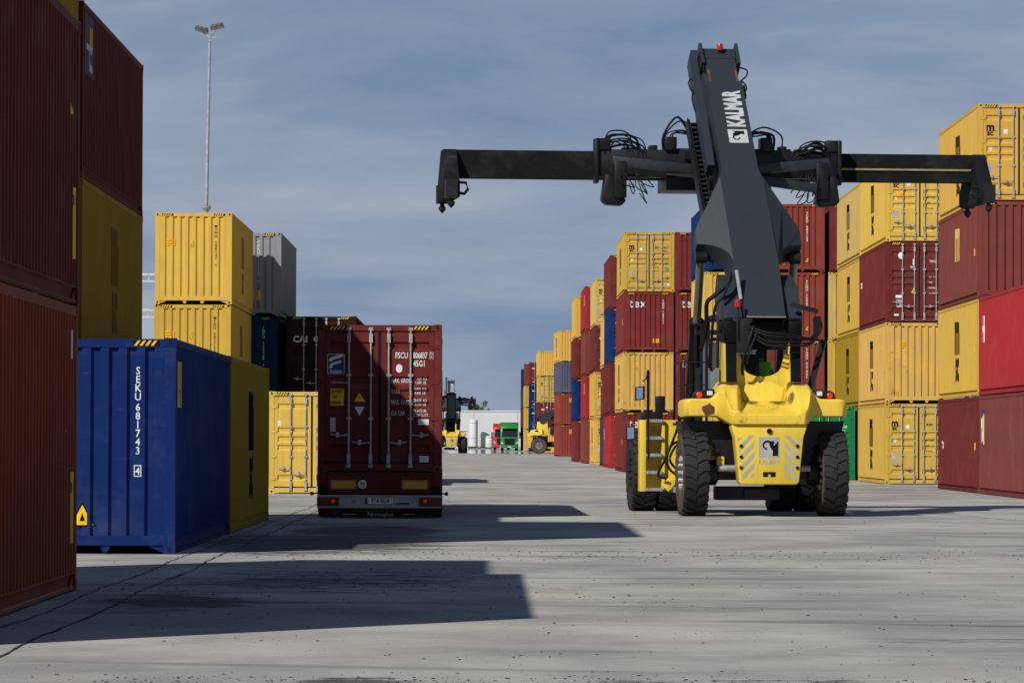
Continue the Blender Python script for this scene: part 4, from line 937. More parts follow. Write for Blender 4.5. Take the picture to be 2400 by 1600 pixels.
    for i in range(5):
        z = .50 + i * .365; m = MB(); m.box(-2.02, -1.67, 3.34, 3.60, z - .03, z + .03)
        for k in range(7): m.box(-2.0 + k * .048, -1.98 + k * .048, 3.33, 3.345, z - .028, z + .04)
        m.build('step', M_GALV, fe)
    if detail:
        m = MB()
        for i in range(4):
            for k in range(5): m.add([(-1.80 + k * .032, 3.845, .68 + i * .365 + .02 * (k % 2)), (-1.785 + k * .032, 3.845, .68 + i * .365 + .02 * (k % 2)), (-1.80 + k * .032, 3.845, .80 + i * .365), (-1.815 + k * .032, 3.845, .80 + i * .365)], [(0, 1, 2, 3)])
        m.build('ladder_slots', M_WHITE, fe)
    m = MB(); m.bar((-1.62, 3.35, .52), (-1.15, 3.35, 1.05), .1, .2); m.build('diagonal_brace', KY, fe, bevel=.01)
    m = MB(); m.box(-1.44, -1.15, 3.3, 3.9, .44, .56); m.build('step_bracket', M_GALV, fe)
    m = MB(); m.box(-2.0, -1.55, 4.4, 5.0, 1.98, 2.16); m.box(-1.7, -1.5, 4.4, 4.6, 2.16, 2.5); m.build('headlamp_box', KD, o, bevel=.02)
    m = MB(); m.tube([(-1.98, 3.32, 1.15), (-2.0, 3.32, 2.2), (-2.0, 3.33, 3.0), (-1.98, 3.4, 3.03), (-1.96, 3.5, 3.0), (-1.96, 3.5, 2.0)], .022, 7); m.build('grab_rail', M_BLACK, o, True, 60)
    m = MB()
    for z in (2.70, 3.18): m.tube([(-1.42, 1.6, z), (-.85, 1.6, z)], .016, 6); m.tube([(-1.42, 1.6, z), (-1.42, 3.3, z)], .016, 6)
    for y in (1.6, 2.2): m.tube([(-1.42, y, 1.9), (-1.42, y, 3.18)], .018, 6)
    m.tube([(-1.30, 1.6, 2.0), (-1.30, 1.6, 3.18)], .014, 6); m.build('catwalk_railing', M_BLACK, o)
    m = MB(); m.box(-1.45, -.8, 1.4, 3.4, 1.86, 1.92); m.build('catwalk', M_DARK, o)
    m = MB(); m.box(-1.25, -1.16, .9, 1.0, .6, 3.05); m.build('exhaust_stack', M_RUST if False else M_DARK, o)
    for (x, y, z, w, h, pts) in ((-2.12, 3.7, 2.55, .20, .32, [(-1.98, 3.5, 2.98), (-2.0, 3.6, 2.86), (-2.06, 3.72, 2.8)]), (-2.32, 3.7, 1.70, .18, .32, [(-2.1, 3.6, 1.2), (-2.22, 3.7, 1.40), (-2.3, 3.74, 1.55)])):
        m = MB(); m.tube(pts, .013, 6); ar = m.build('mirror', M_BLACK, o)
        m = MB(); m.prism([(-w / 2, -h / 2), (w / 2, -h / 2 + .03), (w / 2, h / 2), (-w / 2, h / 2 - .03)], 'y', 0, .09); sh = m.build('mirror_housing', M_BLACK, ar, bevel=.02); sh.location = (x, y, z)
        m = MB(); m.quad((-w * .4, -.002, -h * .4), (w * .4, -.002, -h * .36), (w * .4, -.002, h * .4), (-w * .4, -.002, h * .36)); g_ = m.build('mirror_glass', M_MIRROR, sh)
    for (x0, pts) in ((0, ((-1.25, 3.2, 1.55), (-1.5, 3.1, 1.45), (-1.62, 3.05, 1.1), (-1.45, 3.1, .85), (-1.2, 3.2, .9))), (0, ((-1.22, 3.2, 1.5), (-1.42, 3.1, 1.42), (-1.55, 3.05, 1.15), (-1.4, 3.1, .95), (-1.2, 3.2, .97))), (0, ((-1.36, 2.4, 2.4), (-1.40, 3.0, 1.8), (-1.62, 3.1, 1.2), (-1.78, 3.2, .82), (-1.6, 3.2, .74)))):
        hose(pts, .028, 'hose', fe)
    m = MB(); m.box(-.98, -.80, .6, 1.1, 2.3, 3.05); m.build('valve_cabinet', paint('blue_grey_box_paint', (.16, .19, .22), .5, .05, .2), o, bevel=.01)
    m = MB()
    for (x, y) in ((-1.02, 1.9), (-.96, 1.5), (-1.12, 2.1)): m.tube([(x, y, 1.9), (x, y, 4.0)], .03, 7)
    m.box(-1.2, -.75, 1.45, 1.6, 3.75, 3.85); m.build('post_frame', KD, o)
    # ---- hoses and brackets at the boom foot
    if detail:
        for i, (dz, dr) in enumerate(((0, 0), (-.12, .05), (-.2, .08), (.06, -.05))):
            hose([(-.30, -.25, 3.85 + dz * .5), (.05, -.42, 3.70 + dz), (.55, -.44, 3.66 + dz * .8), (.95, -.35, 3.62 + dz * .5), (1.12 + dr, -.2, 3.85), (1.10 + dr, -.1, 4.05)], .021, 'hose', o)
        hose([(-.62, .3, 5.0), (-.70, .2, 4.75), (-1.0, .15, 4.5), (-1.12, .2, 4.35), (-1.12, .3, 3.9), (-1.2, .5, 3.4)], .045, 'hose', o)
        hose([(-.60, .25, 4.9), (-.8, .1, 4.5), (-.95, .1, 4.3), (-1.0, .3, 3.7), (-.98, .6, 3.0)], .03, 'hose', o)
        hose([(-.2, -.3, 3.9), (-.35, -.4, 3.5), (-.45, -.35, 3.1), (-.42, -.2, 2.9)], .03, 'hose', o)
        hose([(-.1, -.3, 3.85), (-.3, -.42, 3.4), (-.36, -.36, 3.1)], .025, 'hose', o)
        m = MB(); m.box(-.55, -.28, -.22, -.1, 3.35, 4.0); m.box(-.62, -.22, -.2, -.1, 3.95, 4.05); m.build('valve_block', M_DARK, o, bevel=.01)
        m = MB(); m.bar((.98, .1, 2.5), (1.28, .0, 3.62), .1, .12); m.box(1.05, 1.2, -.2, -.1, 3.75, 4.1); m.bar((.6, 0, 4.35), (1.15, -.1, 4.2), .06, .1); m.build('support_arm', KD, o)
        m = MB(); m.tube([(-.52, -.25, 3.6), (-.53, -.25, 4.28)], .014, 6); mast = m.build('beacon_mast', M_BLACK, o)
        m = MB(); m.lathe([(.07, 4.28), (.072, 4.36), (.055, 4.43), (0, 4.44)], 'z', 14, (-.53, -.25, 0)); m.build('warning_beacon', M_REDB, mast, True, 40)
        m = MB(); m.tube([(.85, -.3, 2.6), (.6, -.3, 2.75)], .012, 5); m.build('antenna', M_GALV, o)
        m = MB(); m.tube(((-.49, .3, 5.05), (-.42, .12, 4.45)), .04, 8); m.build('grease_pipe', M_GALV, o)
    # ---- spreader hanging from the boom head
    tip = Vector(B(0, ue - .15, -.45)); zt_ = tip.z - 1.75 + lift
    sp = empty('spreader', (0, 0, 0), 0, o)
    RZ = Matrix.Rotation(sp_yaw, 3, 'Z')
    def SPm(m):
        m.v = [tuple(RZ @ Vector(p) + Vector((tip.x, tip.y + .35, zt_))) for p in m.v]; return m
    m = MB(); m.box(-.34, .34, -.45, .42, .1, 1.9); m.lathe([(.55, -.05), (.55, .12), (.5, .14)], 'z', 20); m.box(-.75, .75, -.75, .75, -.22, -.05); SPm(m).build('rotator_head', KD, sp)
    b1 = -.62
    m = MB(); m.box(-2.72, 2.72, -.62, -.32, b1 + .02, b1 + .62); m.box(-2.72, 2.72, .32, .62, b1 + .02, b1 + .62); m.box(-1.15, 1.15, -.7, .7, b1 - .26, b1 + .1); m.box(-.9, .9, -.6, .6, b1 + .3, b1 + .66); SPm(m).build('main_frame', KD, sp, bevel=.015)
    for s in (-1, 1):
        a, b = sorted((s * 1.2, s * (half - .15))); m = MB(); m.box(a, b, -.27, .27, b1, b1 + .60); SPm(m).build('telescopic_beam', M_SCUFF, sp)
        a, b = sorted((s * (half - .32), s * (half - .02)))
        m = MB(); m.prism([(-.30, b1 + .61), (.30, b1 + .61), (1.12, b1 - .20), (1.12, b1 - .48), (-1.12, b1 - .48), (-1.12, b1 - .20)], 'x', a, b); ea = SPm(m).build('end_beam', KD if False else M_SCUFF, sp, bevel=.02)
        for t in (-1, 1):
            m = MB(); m.box(*sorted((s * half, s * (half - .26))), *sorted((t * .98, t * 1.22)), b1 - .50, b1 - .10); SPm(m).build('corner_box', M_DARK, ea)
            m = MB(); m.lathe([(.05, b1 - .50), (.05, b1 - .56), (.085, b1 - .58), (.075, b1 - .64), (.0, b1 - .72)], 'z', 10, (s * (half - .13), t * 1.10, 0)); SPm(m).build('twistlock', M_DARK, ea)
        m = MB(); xc = s * (half - .30); m.tube([(xc - s * .0, -1.0, b1 - .15), (xc - s * .16, -1.0, b1 - .16), (xc - s * .20, -1.0, b1 - .30), (xc - s * .12, -1.0, b1 - .40), (xc, -1.0, b1 - .38)], .035, 7); SPm(m).build('lifting_hook', KD, ea)
        # frame-end clusters
        m = MB(); x_ = s * 2.62; m.box(*sorted((x_ + s * .09, x_ - s * .0)), -.70, -.30, b1 - .12, b1 + .86); m.box(*sorted((x_ + s * .09, x_ - s * .26)), -.66, -.40, b1 + .60, b1 + .86); m.prism([(x_ - s * .02, b1 - .50), (x_ - s * .10, b1 + .05), (x_ - s * .22, b1 + .05), (x_ - s * .55, b1 - .52), (x_ - s * .45, b1 - .62), (x_ - s * .12, b1 - .60)], 'y', -1.05, -.62); m.box(*sorted((x_ - s * .28, x_ - s * .55)), -1.12, -.85, b1 - .46, b1 + .34); SPm(m).build('grapple_foot', KD, sp, bevel=.03)
        m = MB(); m.bar((x_ - s * .25, -1.0, b1 + .34), (s * .45, -1.05, b1 + .16), .16, .21); SPm(m).build('folded_leg', KS2, sp, bevel=.02)
        m = MB(); m.bar((x_ - s * .75, 1.05, b1 + .68), (s * .3, 1.0, b1 + .56), .16, .19); SPm(m).build('folded_leg', KS2, sp, bevel=.02)
        if s > 0: m = MB(); m.bar((x_ - s * .55, -1.15, b1 - .22), (s * .55, -1.1, b1 - .02), .18, .20); SPm(m).build('folded_leg', KS2, sp, bevel=.02)
        m = MB(); m.box(s * 1.05 - .13, s * 1.05 + .13, -.7, -.3, b1 + .6, b1 + .90); m.box(s * 1.42 - .09, s * 1.42 + .09, -.6, -.3, b1 + .6, b1 + .72); m.box(s * 1.9 - .2, s * 1.9 + .2, -.5, -.3, b1 + .6, b1 + .67); SPm(m).build('valve_block', KD, sp, bevel=.02)
        if detail:
            rs = random.Random(5 + s)
            for k in range(15):
                x0 = x_ - s * rs.uniform(.1, .3); x1 = x_ - s * rs.uniform(.55, 1.0); zt2 = b1 + rs.uniform(.7, 1.05) if s < 0 else b1 + rs.uniform(.6, .85)
                pts = [(x0, -.6, b1 + .45), (x0 - s * .02, -.62, zt2 - .1), ((x0 + x1) / 2, -.66 + rs.uniform(-.1, .1), zt2), (x1, -.62, zt2 - .12), (x1 - s * .1, -.6, b1 + .35)]
                pts = [tuple(RZ @ Vector(p) + Vector((tip.x, tip.y + .35, zt_))) for p in pts]; hose(pts, rs.choice((.012, .014, .018, .024)), 'hose', sp, n=6, sub=4)
            for k in range(6):
                x0 = x_ - s * rs.uniform(.45, .85); zz = b1 - rs.uniform(.1, .5)
                pts = [(x0, -1.1, b1 + .1), (x0 - s * rs.uniform(-.1, .2), -1.2, zz), (x0 - s * rs.uniform(.1, .3), -1.18, zz - .12), (x0 - s * .1, -1.1, zz + .1)]
                pts = [tuple(RZ @ Vector(p) + Vector((tip.x, tip.y + .35, zt_))) for p in pts]; hose(pts, .013, 'hose', sp, n=5, sub=4)
            for k in range(6):
                x0 = s * rs.uniform(.4, .65); x1 = s * rs.uniform(.9, 1.4); zt2 = b1 + rs.uniform(.95, 1.35) if s < 0 else b1 + rs.uniform(.9, 1.15)
                pts = [(x0, -.5, b1 + .9), ((x0 + x1) / 2, -.6, zt2), (x1, -.6, b1 + .95), (x1, -.55, b1 + .6)]
                pts = [tuple(RZ @ Vector(p) + Vector((tip.x, tip.y + .35, zt_))) for p in pts]; hose(pts, rs.choice((.015, .02, .028)), 'hose', sp, n=6, sub=4)
    m = MB(); m.box(2.75, half - .35, -.30, -.285, b1 + .24, b1 + .28); SPm(m).build('measuring_strip', plain('olive_strip', (.30, .26, .10), .6), sp)
    return o
YAW = R(4.0)
reach_stacker((5.66, 87.6, 0), YAW, R(49.1), 1.05, 6.0, 'large yellow reach stacker in the foreground with dark raised boom and wide spreader', R(3.9), True, -.09, R(1.6))

# ------------------------------------------------------------------ driver (seated inside the machine's cab)
def seated_person(loc, rz, label):
    V = {'pel': (0, 0, .0), 'wst': (0, .02, .16), 'chs': (0, .0, .38), 'nek': (0, .02, .54), 'hed': (0, .05, .66), 'top': (0, .05, .80),
         'shl': (-.19, 0, .47), 'ell': (-.27, .12, .22), 'hal': (-.20, .38, .20), 'shr': (.19, 0, .47), 'elr': (.28, .12, .22), 'har': (.22, .38, .22),
         'hpl': (-.10, .06, -.02), 'knl': (-.15, .46, .02), 'fol': (-.15, .52, -.38), 'tol': (-.15, .66, -.42), 'hpr': (.10, .06, -.02), 'knr': (.15, .46, .02), 'for': (.15, .52, -.38), 'tor': (.15, .66, -.42)}
    Rd = dict(pel=.14, wst=.135, chs=.155, nek=.055, hed=.095, top=.07, shl=.07, ell=.048, hal=.032, shr=.07, elr=.048, har=.032, hpl=.10, knl=.07, fol=.05, tol=.04, hpr=.10, knr=.07, tor=.04)
    Rd['for'] = .05
    E = [('pel', 'wst'), ('wst', 'chs'), ('chs', 'nek'), ('nek', 'hed'), ('hed', 'top'), ('chs', 'shl'), ('shl', 'ell'), ('ell', 'hal'), ('chs', 'shr'), ('shr', 'elr'), ('elr', 'har'), ('pel', 'hpl'), ('hpl', 'knl'), ('knl', 'fol'), ('fol', 'tol'), ('pel', 'hpr'), ('hpr', 'knr'), ('knr', 'for'), ('for', 'tor')]
    ks = list(V); me = bpy.data.meshes.new('person'); me.from_pydata([V[k] for k in ks], [(ks.index(a), ks.index(b)) for a, b in E], [])
    ob = bpy.data.objects.new('tmp', me); COL.objects.link(ob); sk = ob.modifiers.new('s', 'SKIN'); ob.modifiers.new('u', 'SUBSURF').levels = 2
    for i, k in enumerate(ks): me.skin_vertices[0].data[i].radius = (Rd[k], Rd[k]); me.skin_vertices[0].data[i].use_root = (k == 'pel')
    dg = bpy.context.evaluated_depsgraph_get(); body = bpy.data.meshes.new_from_object(ob.evaluated_get(dg)); bpy.data.objects.remove(ob)
    body.materials.clear(); body.materials.append(None); body.materials.append(None)
    for p in body.polygons: p.use_smooth = True; c = p.center; p.material_index = 1 if (c.z > .55 or (c.y > .3 and c.z > .12)) else 0
    o = link('person', body, [M_CLOTH, M_SKIN]); o.location = loc; o.rotation_euler = (0, 0, rz); tag(o, label, 'person')
    def shell(nm, test, off, mat):
        bm = bmesh.new(); bm.from_mesh(body); bm.normal_update()
        bmesh.ops.delete(bm, geom=[f for f in bm.faces if not test(f.calc_center_median())], context='FACES')
        for v in bm.verts: v.co += v.normal * off
        m2 = bpy.data.meshes.new(nm); bm.to_mesh(m2); bm.free(); m2.materials.clear(); return link(nm, m2, mat, o)
    shell('vest', lambda c: .0 < c.z < .53 and abs(c.x) < .25 and c.y < .22, .014, M_HIVIS)
    shell('hair', lambda c: c.z > .70 or (c.z > .62 and c.y < .03), .012, M_CLOTH)
    m = MB()
    for z in (.14, .26): m.lathe([(.185, z - .02), (.185, z + .02)], 'z', 20, (0, 0, 0))
    return o
p_ = Matrix.Rotation(YAW, 3, 'Z') @ Vector((.20, 1.78, 2.66)) + Vector((5.66, 87.6, 0))
seated_person(p_, YAW, 'driver in a bright green high-visibility vest sitting in the machine cab')

# ------------------------------------------------------------------ trucks
GT = paint('truck_green_paint', (.02, .21, .032), .3, .0, .15, .05, .4)
RT = paint('truck_red_paint', (.50, .02, .022), .3, .0, .15, .05, .4)
M_SCREEN = plain('dark_windscreen', (.012, .016, .018), .08, spec=.8)
M_CHAS = paint('red_brown_chassis_paint', (.11, .022, .018), .5, .1, .4, .1)
M_BUMP = paint('bumper_grey_paint', (.46, .43, .37), .5, .12, .5, .1)
M_CURT = paint('dark_trailer_paint', (.05, .055, .06), .5, .0, .3, .1)
ROAD = tyre_meshes(.50, .30, .29, 40)
SINGLE = tyre_meshes(.52, .38, .29, 44)
def tractor(o, y, col, W=1.25, dfl=.02):
    """cab facing +y, back of cab at y"""
    m = MB(); m.prism([(y, .95), (y + 2.25, .75), (y + 2.30, 1.0), (y + 2.27, 1.95), (y + 1.98, 3.05), (y + 1.75, 3.18), (y, 3.18)], 'x', -W, W); cab = m.build('cab', col, o, bevel=.06)
    m = MB(); m.prism([(y - .05, 3.15), (y + 1.72, 3.15), (y + 1.45, 3.55), (y + .5, 3.88), (y - .05, 3.92)], 'x', -W + .03, W - .03); m.build('roof_deflector', col, cab, bevel=.08)
    for s in (-1, 1):
        m = MB(); m.prism([(y - .75, 1.2), (y, 1.2), (y, 3.9), (y - .72, 3.85)], 'x', *sorted((s * (W + dfl), s * (W + dfl - .04)))); m.build('side_deflector', col, cab)
        m = MB(); m.prism([(y + .95, 1.95), (y + 1.95, 1.92), (y + 1.75, 2.8), (y + .95, 2.85)], 'x', *sorted((s * (W + .004), s * (W - .02)))); m.build('side_window', M_SCREEN, cab)
        m = MB(); m.box(*sorted((s * (W + .10), s * (W + .32))), y + 1.72, y + 1.84, 2.0, 2.62); m.box(*sorted((s * (W + .10), s * (W + .30))), y + 1.72, y + 1.84, 1.72, 1.97); m.box(*sorted((s * W, s * (W + .15))), y + 1.74, y + 1.80, 2.5, 2.56); mi = m.build('mirror', M_BLACK, cab, bevel=.03)
        m = MB(); m.quad((s * (W + .12), y + 1.715, 2.04), (s * (W + .30), y + 1.715, 2.04), (s * (W + .30), y + 1.715, 2.58), (s * (W + .12), y + 1.715, 2.58)); m.build('mirror_glass', M_SCREEN, mi)
    F = y + 2.30
    m = MB(); m.add([(-1.08, F - .005, 1.98), (1.08, F - .005, 1.98), (.98, y + 2.01, 3.0), (-.98, y + 2.01, 3.0)], [(0, 1, 2, 3)]); m.v = [(a, b + .035, c) for a, b, c in m.v]; m.build('windscreen', M_SCREEN, cab)
    m = MB(); m.box(-1.0, 1.0, y + 1.95, y + 2.35, 3.02, 3.12); m.build('sun_visor', M_BLACK, cab)
    m = MB(); m.prism([(-.78, 1.72), (.78, 1.72), (.62, .82), (-.62, .82)], 'y', F - .02, F + .03); gr = m.build('grille', M_BLACK, cab)
    for z in (.95, 1.1, 1.25, 1.4, 1.55): m = MB(); m.box(-.70, .70, F + .03, F + .045, z, z + .05); m.build('grille_slat', M_DARK, gr)
    for s in (-1, 1): m = MB(); m.prism([(s * .75, .95), (s * 1.18, 1.0), (s * 1.2, 1.35), (s * .95, 1.12)], 'y', F - .04, F + .035); m.build('headlamp', M_CLEAR, cab)
    m = MB(); m.box(-W, W, F - .3, F + .05, .38, .80); m.build('bumper', col, cab, bevel=.04)
    m = MB(); m.box(-.26, .26, F + .05, F + .06, .50, .61); m.build('number_plate', M_WHITE, cab)
    m = MB(); m.box(-.45, .45, y - 3.4, y + 1.2, .62, .88); m.box(-1.1, -.5, y - 1.6, y - .4, .42, .95); m.box(.5, 1.1, y - 1.6, y - .4, .42, .95); m.build('tractor_chassis', M_DARK, o)
    for s in (-1, 1):
        wheel(o, s * 1.05, y + 1.1, .50, ROAD, [M_TYRE, M_TYRE], [M_RIM, M_LUG]); wheel(o, s * .95, y - 2.4, .50, ROAD, [M_TYRE, M_TYRE], [M_RIM, M_LUG])
    return cab
def container_truck(loc, rz, label):
    o = empty('container_truck', loc, rz); tag(o, label, 'truck', 'trucks in the yard')
    m = MB()
    for s in (-1, 1): m.box(*sorted((s * .42, s * .56)), .15, 12.2, .62, .90)
    for y in (.3, 3, 6, 9, 11.8): m.box(-1.15, 1.15, y, y + .14, .76, .90)
    m.build('trailer_frame', M_CHAS, o)
    m = MB(); m.box(-1.02, 1.02, -.02, .12, .48, .90); m.box(-1.22, -1.02, 0, .2, .62, .90); m.box(1.02, 1.22, 0, .2, .62, .90); cr = m.build('rear_crossmember', M_CHAS, o, bevel=.01)
    for s in (-1, 1):
        m = MB(); m.box(s * .70 - .27, s * .70 + .27, -.034, -.02, .56, .76); pl_ = m.build('marker_plate', plain('red_reflector', (.38, .03, .02), .35), cr)
        m = MB(); m.box(s * .70 - .235, s * .70 + .235, -.038, -.034, .585, .735); m.build('plate_field', plain('amber_reflector', (.62, .30, .01), .35, var=.1), pl_)
    def flat(nm, mat, glyphs, y, par, label=None):
        m = MB()
        for g, u, v in glyphs: m.add([(a + u, y, b + v) for a, b in g[0]], g[1])
        ob = m.build(nm, mat, par)
        if label: ob['label'] = label
        return ob
    flat('speed_disc', M_WHITE, [(glyph('disc', .085), -.33, .665)], -.024, cr, 'round white speed sticker')
    flat('lettering', M_BLKT, [(T('90', .10, .85, .02, 'CENTER'), -.33, .64), (T('km/h', .04, .8, .01, 'CENTER'), -.33, .60)], -.028, cr)
    m = MB(); m.box(-1.22, 1.22, -.04, .04, .42, .455); m.box(-1.22, 1.22, -.04, .04, .205, .23); m.box(-1.20, 1.20, -.02, .03, .23, .42); bu = m.build('rear_bumper', M_BUMP, o)
    for s in (-1, 1):
        m = MB(); m.box(s * 1.0 - .22, s * 1.0 + .22, -.05, -.02, .24, .41); ho = m.build('tail_lamp_cluster', plain('dark_red_lens', (.14, .008, .006), .25), bu)
        m = MB(); m.lathe([(.035, -.05), (.03, -.058)], 'y', 10, (s * .90, 0, .34)); m.build('lit_lamp', emit('lit_tail_lamp', (1, .03, .01), .15, (.6, .02, .01)), ho)
        m = MB(); m.tube([(s * 1.20, 0, .5), (s * 1.30, 0, .48)], .015, 5); m.box(s * 1.32 - .03, s * 1.32 + .03, -.03, .03, .45, .52); ml = m.build('side_marker', M_BLACK, o)
    m = MB(); m.box(-.27, .27, -.05, -.04, .285, .40); npl = m.build('number_plate', M_WHITE, bu)
    flat('lettering', M_BLKT, [(T('9T4 5524', .115, .80, .012, 'CENTER'), .02, .305)], -.054, npl); flat('plate_flag', M_NAVY, [(glyph('rect', .045, .115), -.247, .342)], -.053, npl)
    flat('country_sticker', M_GREYP, [(glyph('rect', .16, .10), -.50, .33), (glyph('rect', .08, .08), -.63, .35)], -.024, bu); flat('lettering', M_BLKT, [(T('CZ', .075, .9, .012, 'CENTER'), -.50, .305)], -.028, bu)
    flat('maker_sticker', M_GREYP, [(glyph('rect', .28, .12), .46, .335)], -.024, bu); flat('blue_strip', M_NAVY, [(glyph('rect', .26, .035), .46, .29)], -.028, bu)
    m = MB(); m.box(-1.18, 1.18, .25, .27, .03, .42); fl = m.build('mud_flap', M_BLACK, o)
    flat('lettering', plain('dim_gold_letters', (.22, .16, .10), .7), [(T('Kotschenreuther', .15, .95, .02, 'CENTER'), 0, .135)], .246, fl, 'faded maker name on the mud flap')
    flat('lettering', plain('grey_letters', (.55, .52, .46), .7), [(T('Fahrzeugbau', .10, 1.0, .02, 'CENTER'), .02, .045), (glyph('rect', .28, .012), -.58, .075), (glyph('rect', .24, .012), .58, .075)], .246, fl, 'maker trade in pale letters on the mud flap')
    flat('blue_reflector', M_NAVY, [(glyph('poly', [(-.95, .04), (-.86, .04), (-.75, .18), (-.84, .18)]), 0, 0)], .246, fl)
    for y in (1.3, 2.6, 3.9):
        for s in (-1, 1): wheel(o, s * 1.03, y, .52, SINGLE, [M_TYRE, M_TYRE], [M_RIM, M_LUG])
        m = MB(); m.box(-.9, .9, y - .07, y + .07, .42, .58); m.build('axle', M_DARK, o)
    m = MB(); m.box(1.16, 1.22, 4.8, 8.4, .42, .9); m.box(-1.22, -1.16, 4.8, 8.4, .42, .9); m.build('side_guard', M_DARK, o)
    tractor(o, 13.0, GT, 1.22, -.04)
    return o
TRZ = R(.55)
container_truck((-2.09, 83.7, 0), TRZ, 'container truck seen from behind on the lane, carrying a maroon container')
FS = [('NAV', [(glyph('rect', .32, .37), -.86, 2.12)], .005), ('WHT', [(glyph('ring', .335, .385, .01), -.86, 2.12), (glyph('poly', [(-.15, .02), (-.10, .09), (.0, .115), (.13, .16), (.15, .12), (.08, .075), (-.02, .055), (-.09, .0)]), -.86, 2.16), (glyph('poly', [(-.15, -.12), (-.10, -.03), (.0, .0), (.10, .03), (.11, -.01), (.04, -.04), (-.05, -.06), (-.08, -.13)]), -.86, 2.16), (T('FLORENS', .075, .72, .025, 'CENTER'), -.86, 1.945)], .008),
      ('WHT', [(T('www.florens.com', .062, 1.0, .004), -1.06, 1.74)], .004), ('YEL', [(glyph('rect', .32, .33), -.86, 1.47)], .005), ('BLK', [(T('CAUTION', .095, .52, .012, 'CENTER'), -.86, 1.545), (T('96"', .10, .8, .012, 'CENTER'), -.86, 1.44), (T('HIGH', .10, .75, .012, 'CENTER'), -.86, 1.33)], .009),
      ('YEL', [(glyph('tri', .22, .185), -.395, 1.376)], .005), ('WHT', [(glyph('tri', .20, -.17), -.395, 1.28)], .005), ('GRY', [(glyph('rect', .20, .275), -.96, .93)], .005),
      ('WHT', [(T('FSCU', .165, .66, .016), .30, 2.235), (T('806837', .165, .56, .016), .655, 2.235), (T('45G1', .165, .66, .016), .655, 2.075), (glyph('disc', .065, 1.3), .38, 2.035), (glyph('ring', .075, .135, .01), 1.015, 2.292), (T('2', .14, .62, .016, 'CENTER'), 1.015, 2.245)], .006),
      ('WHT', [(T('MAX. GROSS', .118, .60, .012), .225, 1.755), (T('TARE', .118, .60, .012), .225, 1.54), (T('MAX. CARGO', .118, .60, .012), .225, 1.33), (T('CU. CAP.', .118, .60, .012), .225, 1.12)] + [(T(a, .078, .72, .008), .665, z) for a, z in (('32.500  KG', 1.81), ('71.650  LB', 1.735), (' 3.830  KG', 1.605), (' 8.440  LB', 1.525), ('28.670  KG', 1.385), ('63.210  LB', 1.305), ('76.4 CU.M.', 1.175), ('2.700 CU.FT.', 1.095))], .006),
      ('WHT', [(glyph('rect', .21, .11), .86, .985), (glyph('rect', .18, .12), .875, .26)], .006)]
C('shipping_container', -2.09, 83.72, .904, MC, 'D', TRZ, 0, FS, (), RR, 'maroon container riding on the truck with closed doors and white lettering', 'container on the truck')

def box_truck(loc, rz, col, label, sc=1.):
    o = empty('box_truck', loc, rz); tag(o, label, 'truck', 'trucks in the yard')
    tractor(o, 9.0, col)
    m = MB(); m.box(-1.27, 1.27, -.2, 8.7, 1.0, 3.98); m.build('cargo_box', M_CURT, o, bevel=.03)
    m = MB(); m.box(-.5, .5, 0, 9, .7, 1.0); m.build('frame_rails', M_DARK, o)
    for y in (1.4, 2.7):
        for s in (-1, 1): wheel(o, s * 1.0, y, .5, ROAD, [M_TYRE, M_TYRE], [M_RIM, M_LUG])
    return o
box_truck((3.3, 611.4, 0), R(180), GT, 'bright green truck facing us at the far end of the lane')
box_truck((2.35, 652, 0), R(180), RT, 'red truck half hidden behind the far green truck')
reach_stacker((-4.15, 513, 0), R(2), R(40), .3, 3.05, 'distant yellow reach stacker seen from behind, half hidden by the truck', 0, False)
reach_stacker((5.75, 465, 0), R(-90), R(24), .3, 3.05, 'distant yellow reach stacker standing sideways behind a container stack', 0, False)
# ------------------------------------------------------------------ far end of the yard
PLW = paint('white_cladding', (.62, .63, .64), .5, .0, .15, .05)
def warehouse():
    o = empty('warehouse', (0, 760, 0)); tag(o, 'long white warehouse wall closing the far end of the lane', 'building')
    m = MB(); m.box(-70, 60, 0, 40, 0, 6.55); m.build('wall', plain('white_render_wall', (.58, .585, .59), .7, var=.04, scale=.4), o)
    for i, x in enumerate((-26, -18, -10, -2.2, 5.6, 13.4)):
        m = MB(); m.box(x - .05, x + .05, -.03, 0, 0, 6.5); m.build('panel_joint', M_GREYP, o)
    m = MB(); m.box(-70.1, 60.1, -.12, .2, 6.55, 6.75); m.build('parapet_cap', PLW, o)
    m = MB(); m.box(-70, 60, -.04, 0, .0, .35); m.build('plinth', M_GREYP, o)
warehouse()
def tank(x, y, r, h, label):
    o = empty('storage_tank', (x, y, 0)); tag(o, label, 'tank', 'white tanks by the warehouse')
    m = MB(); m.lathe([(r, .25), (r, h - .3), (r * .93, h - .1), (r * .6, h), (0, h + .03)], 'z', 28); sh = m.build('shell', PLW, o, True, 40)
    for z in (h * .35, h * .88): m = MB(); m.lathe([(r + .005, z - .05), (r + .03, z - .04), (r + .03, z + .04), (r + .005, z + .05)], 'z', 28); m.build('hoop', M_GREYP, sh)
    m = MB(); m.lathe([(r * 1.1, 0), (r * 1.1, .25), (r, .26)], 'z', 24); m.build('base', M_GREYP, o)
    m = MB(); m.tube([(r * .5, -r * .9, .3), (r * .5, -r * .98, h - .2)], .04, 5); m.build('pipe', M_GALV, o)
tank(-2.22, 757.2, .76, 5.15, 'tall white cylindrical tank by the far wall')
tank(.62, 757, .70, 2.2, 'short white cylindrical tank by the far wall')
C('shipping_container', -3.95, 640, 0, WHT, 'D', R(2), 1, [('BLK', [(T('CU', .8, .9, .05, 'CENTER'), .72, 1.3)], .004)], (), LR, 'white container with dark letters beside the tall tank', 'containers at the far end')

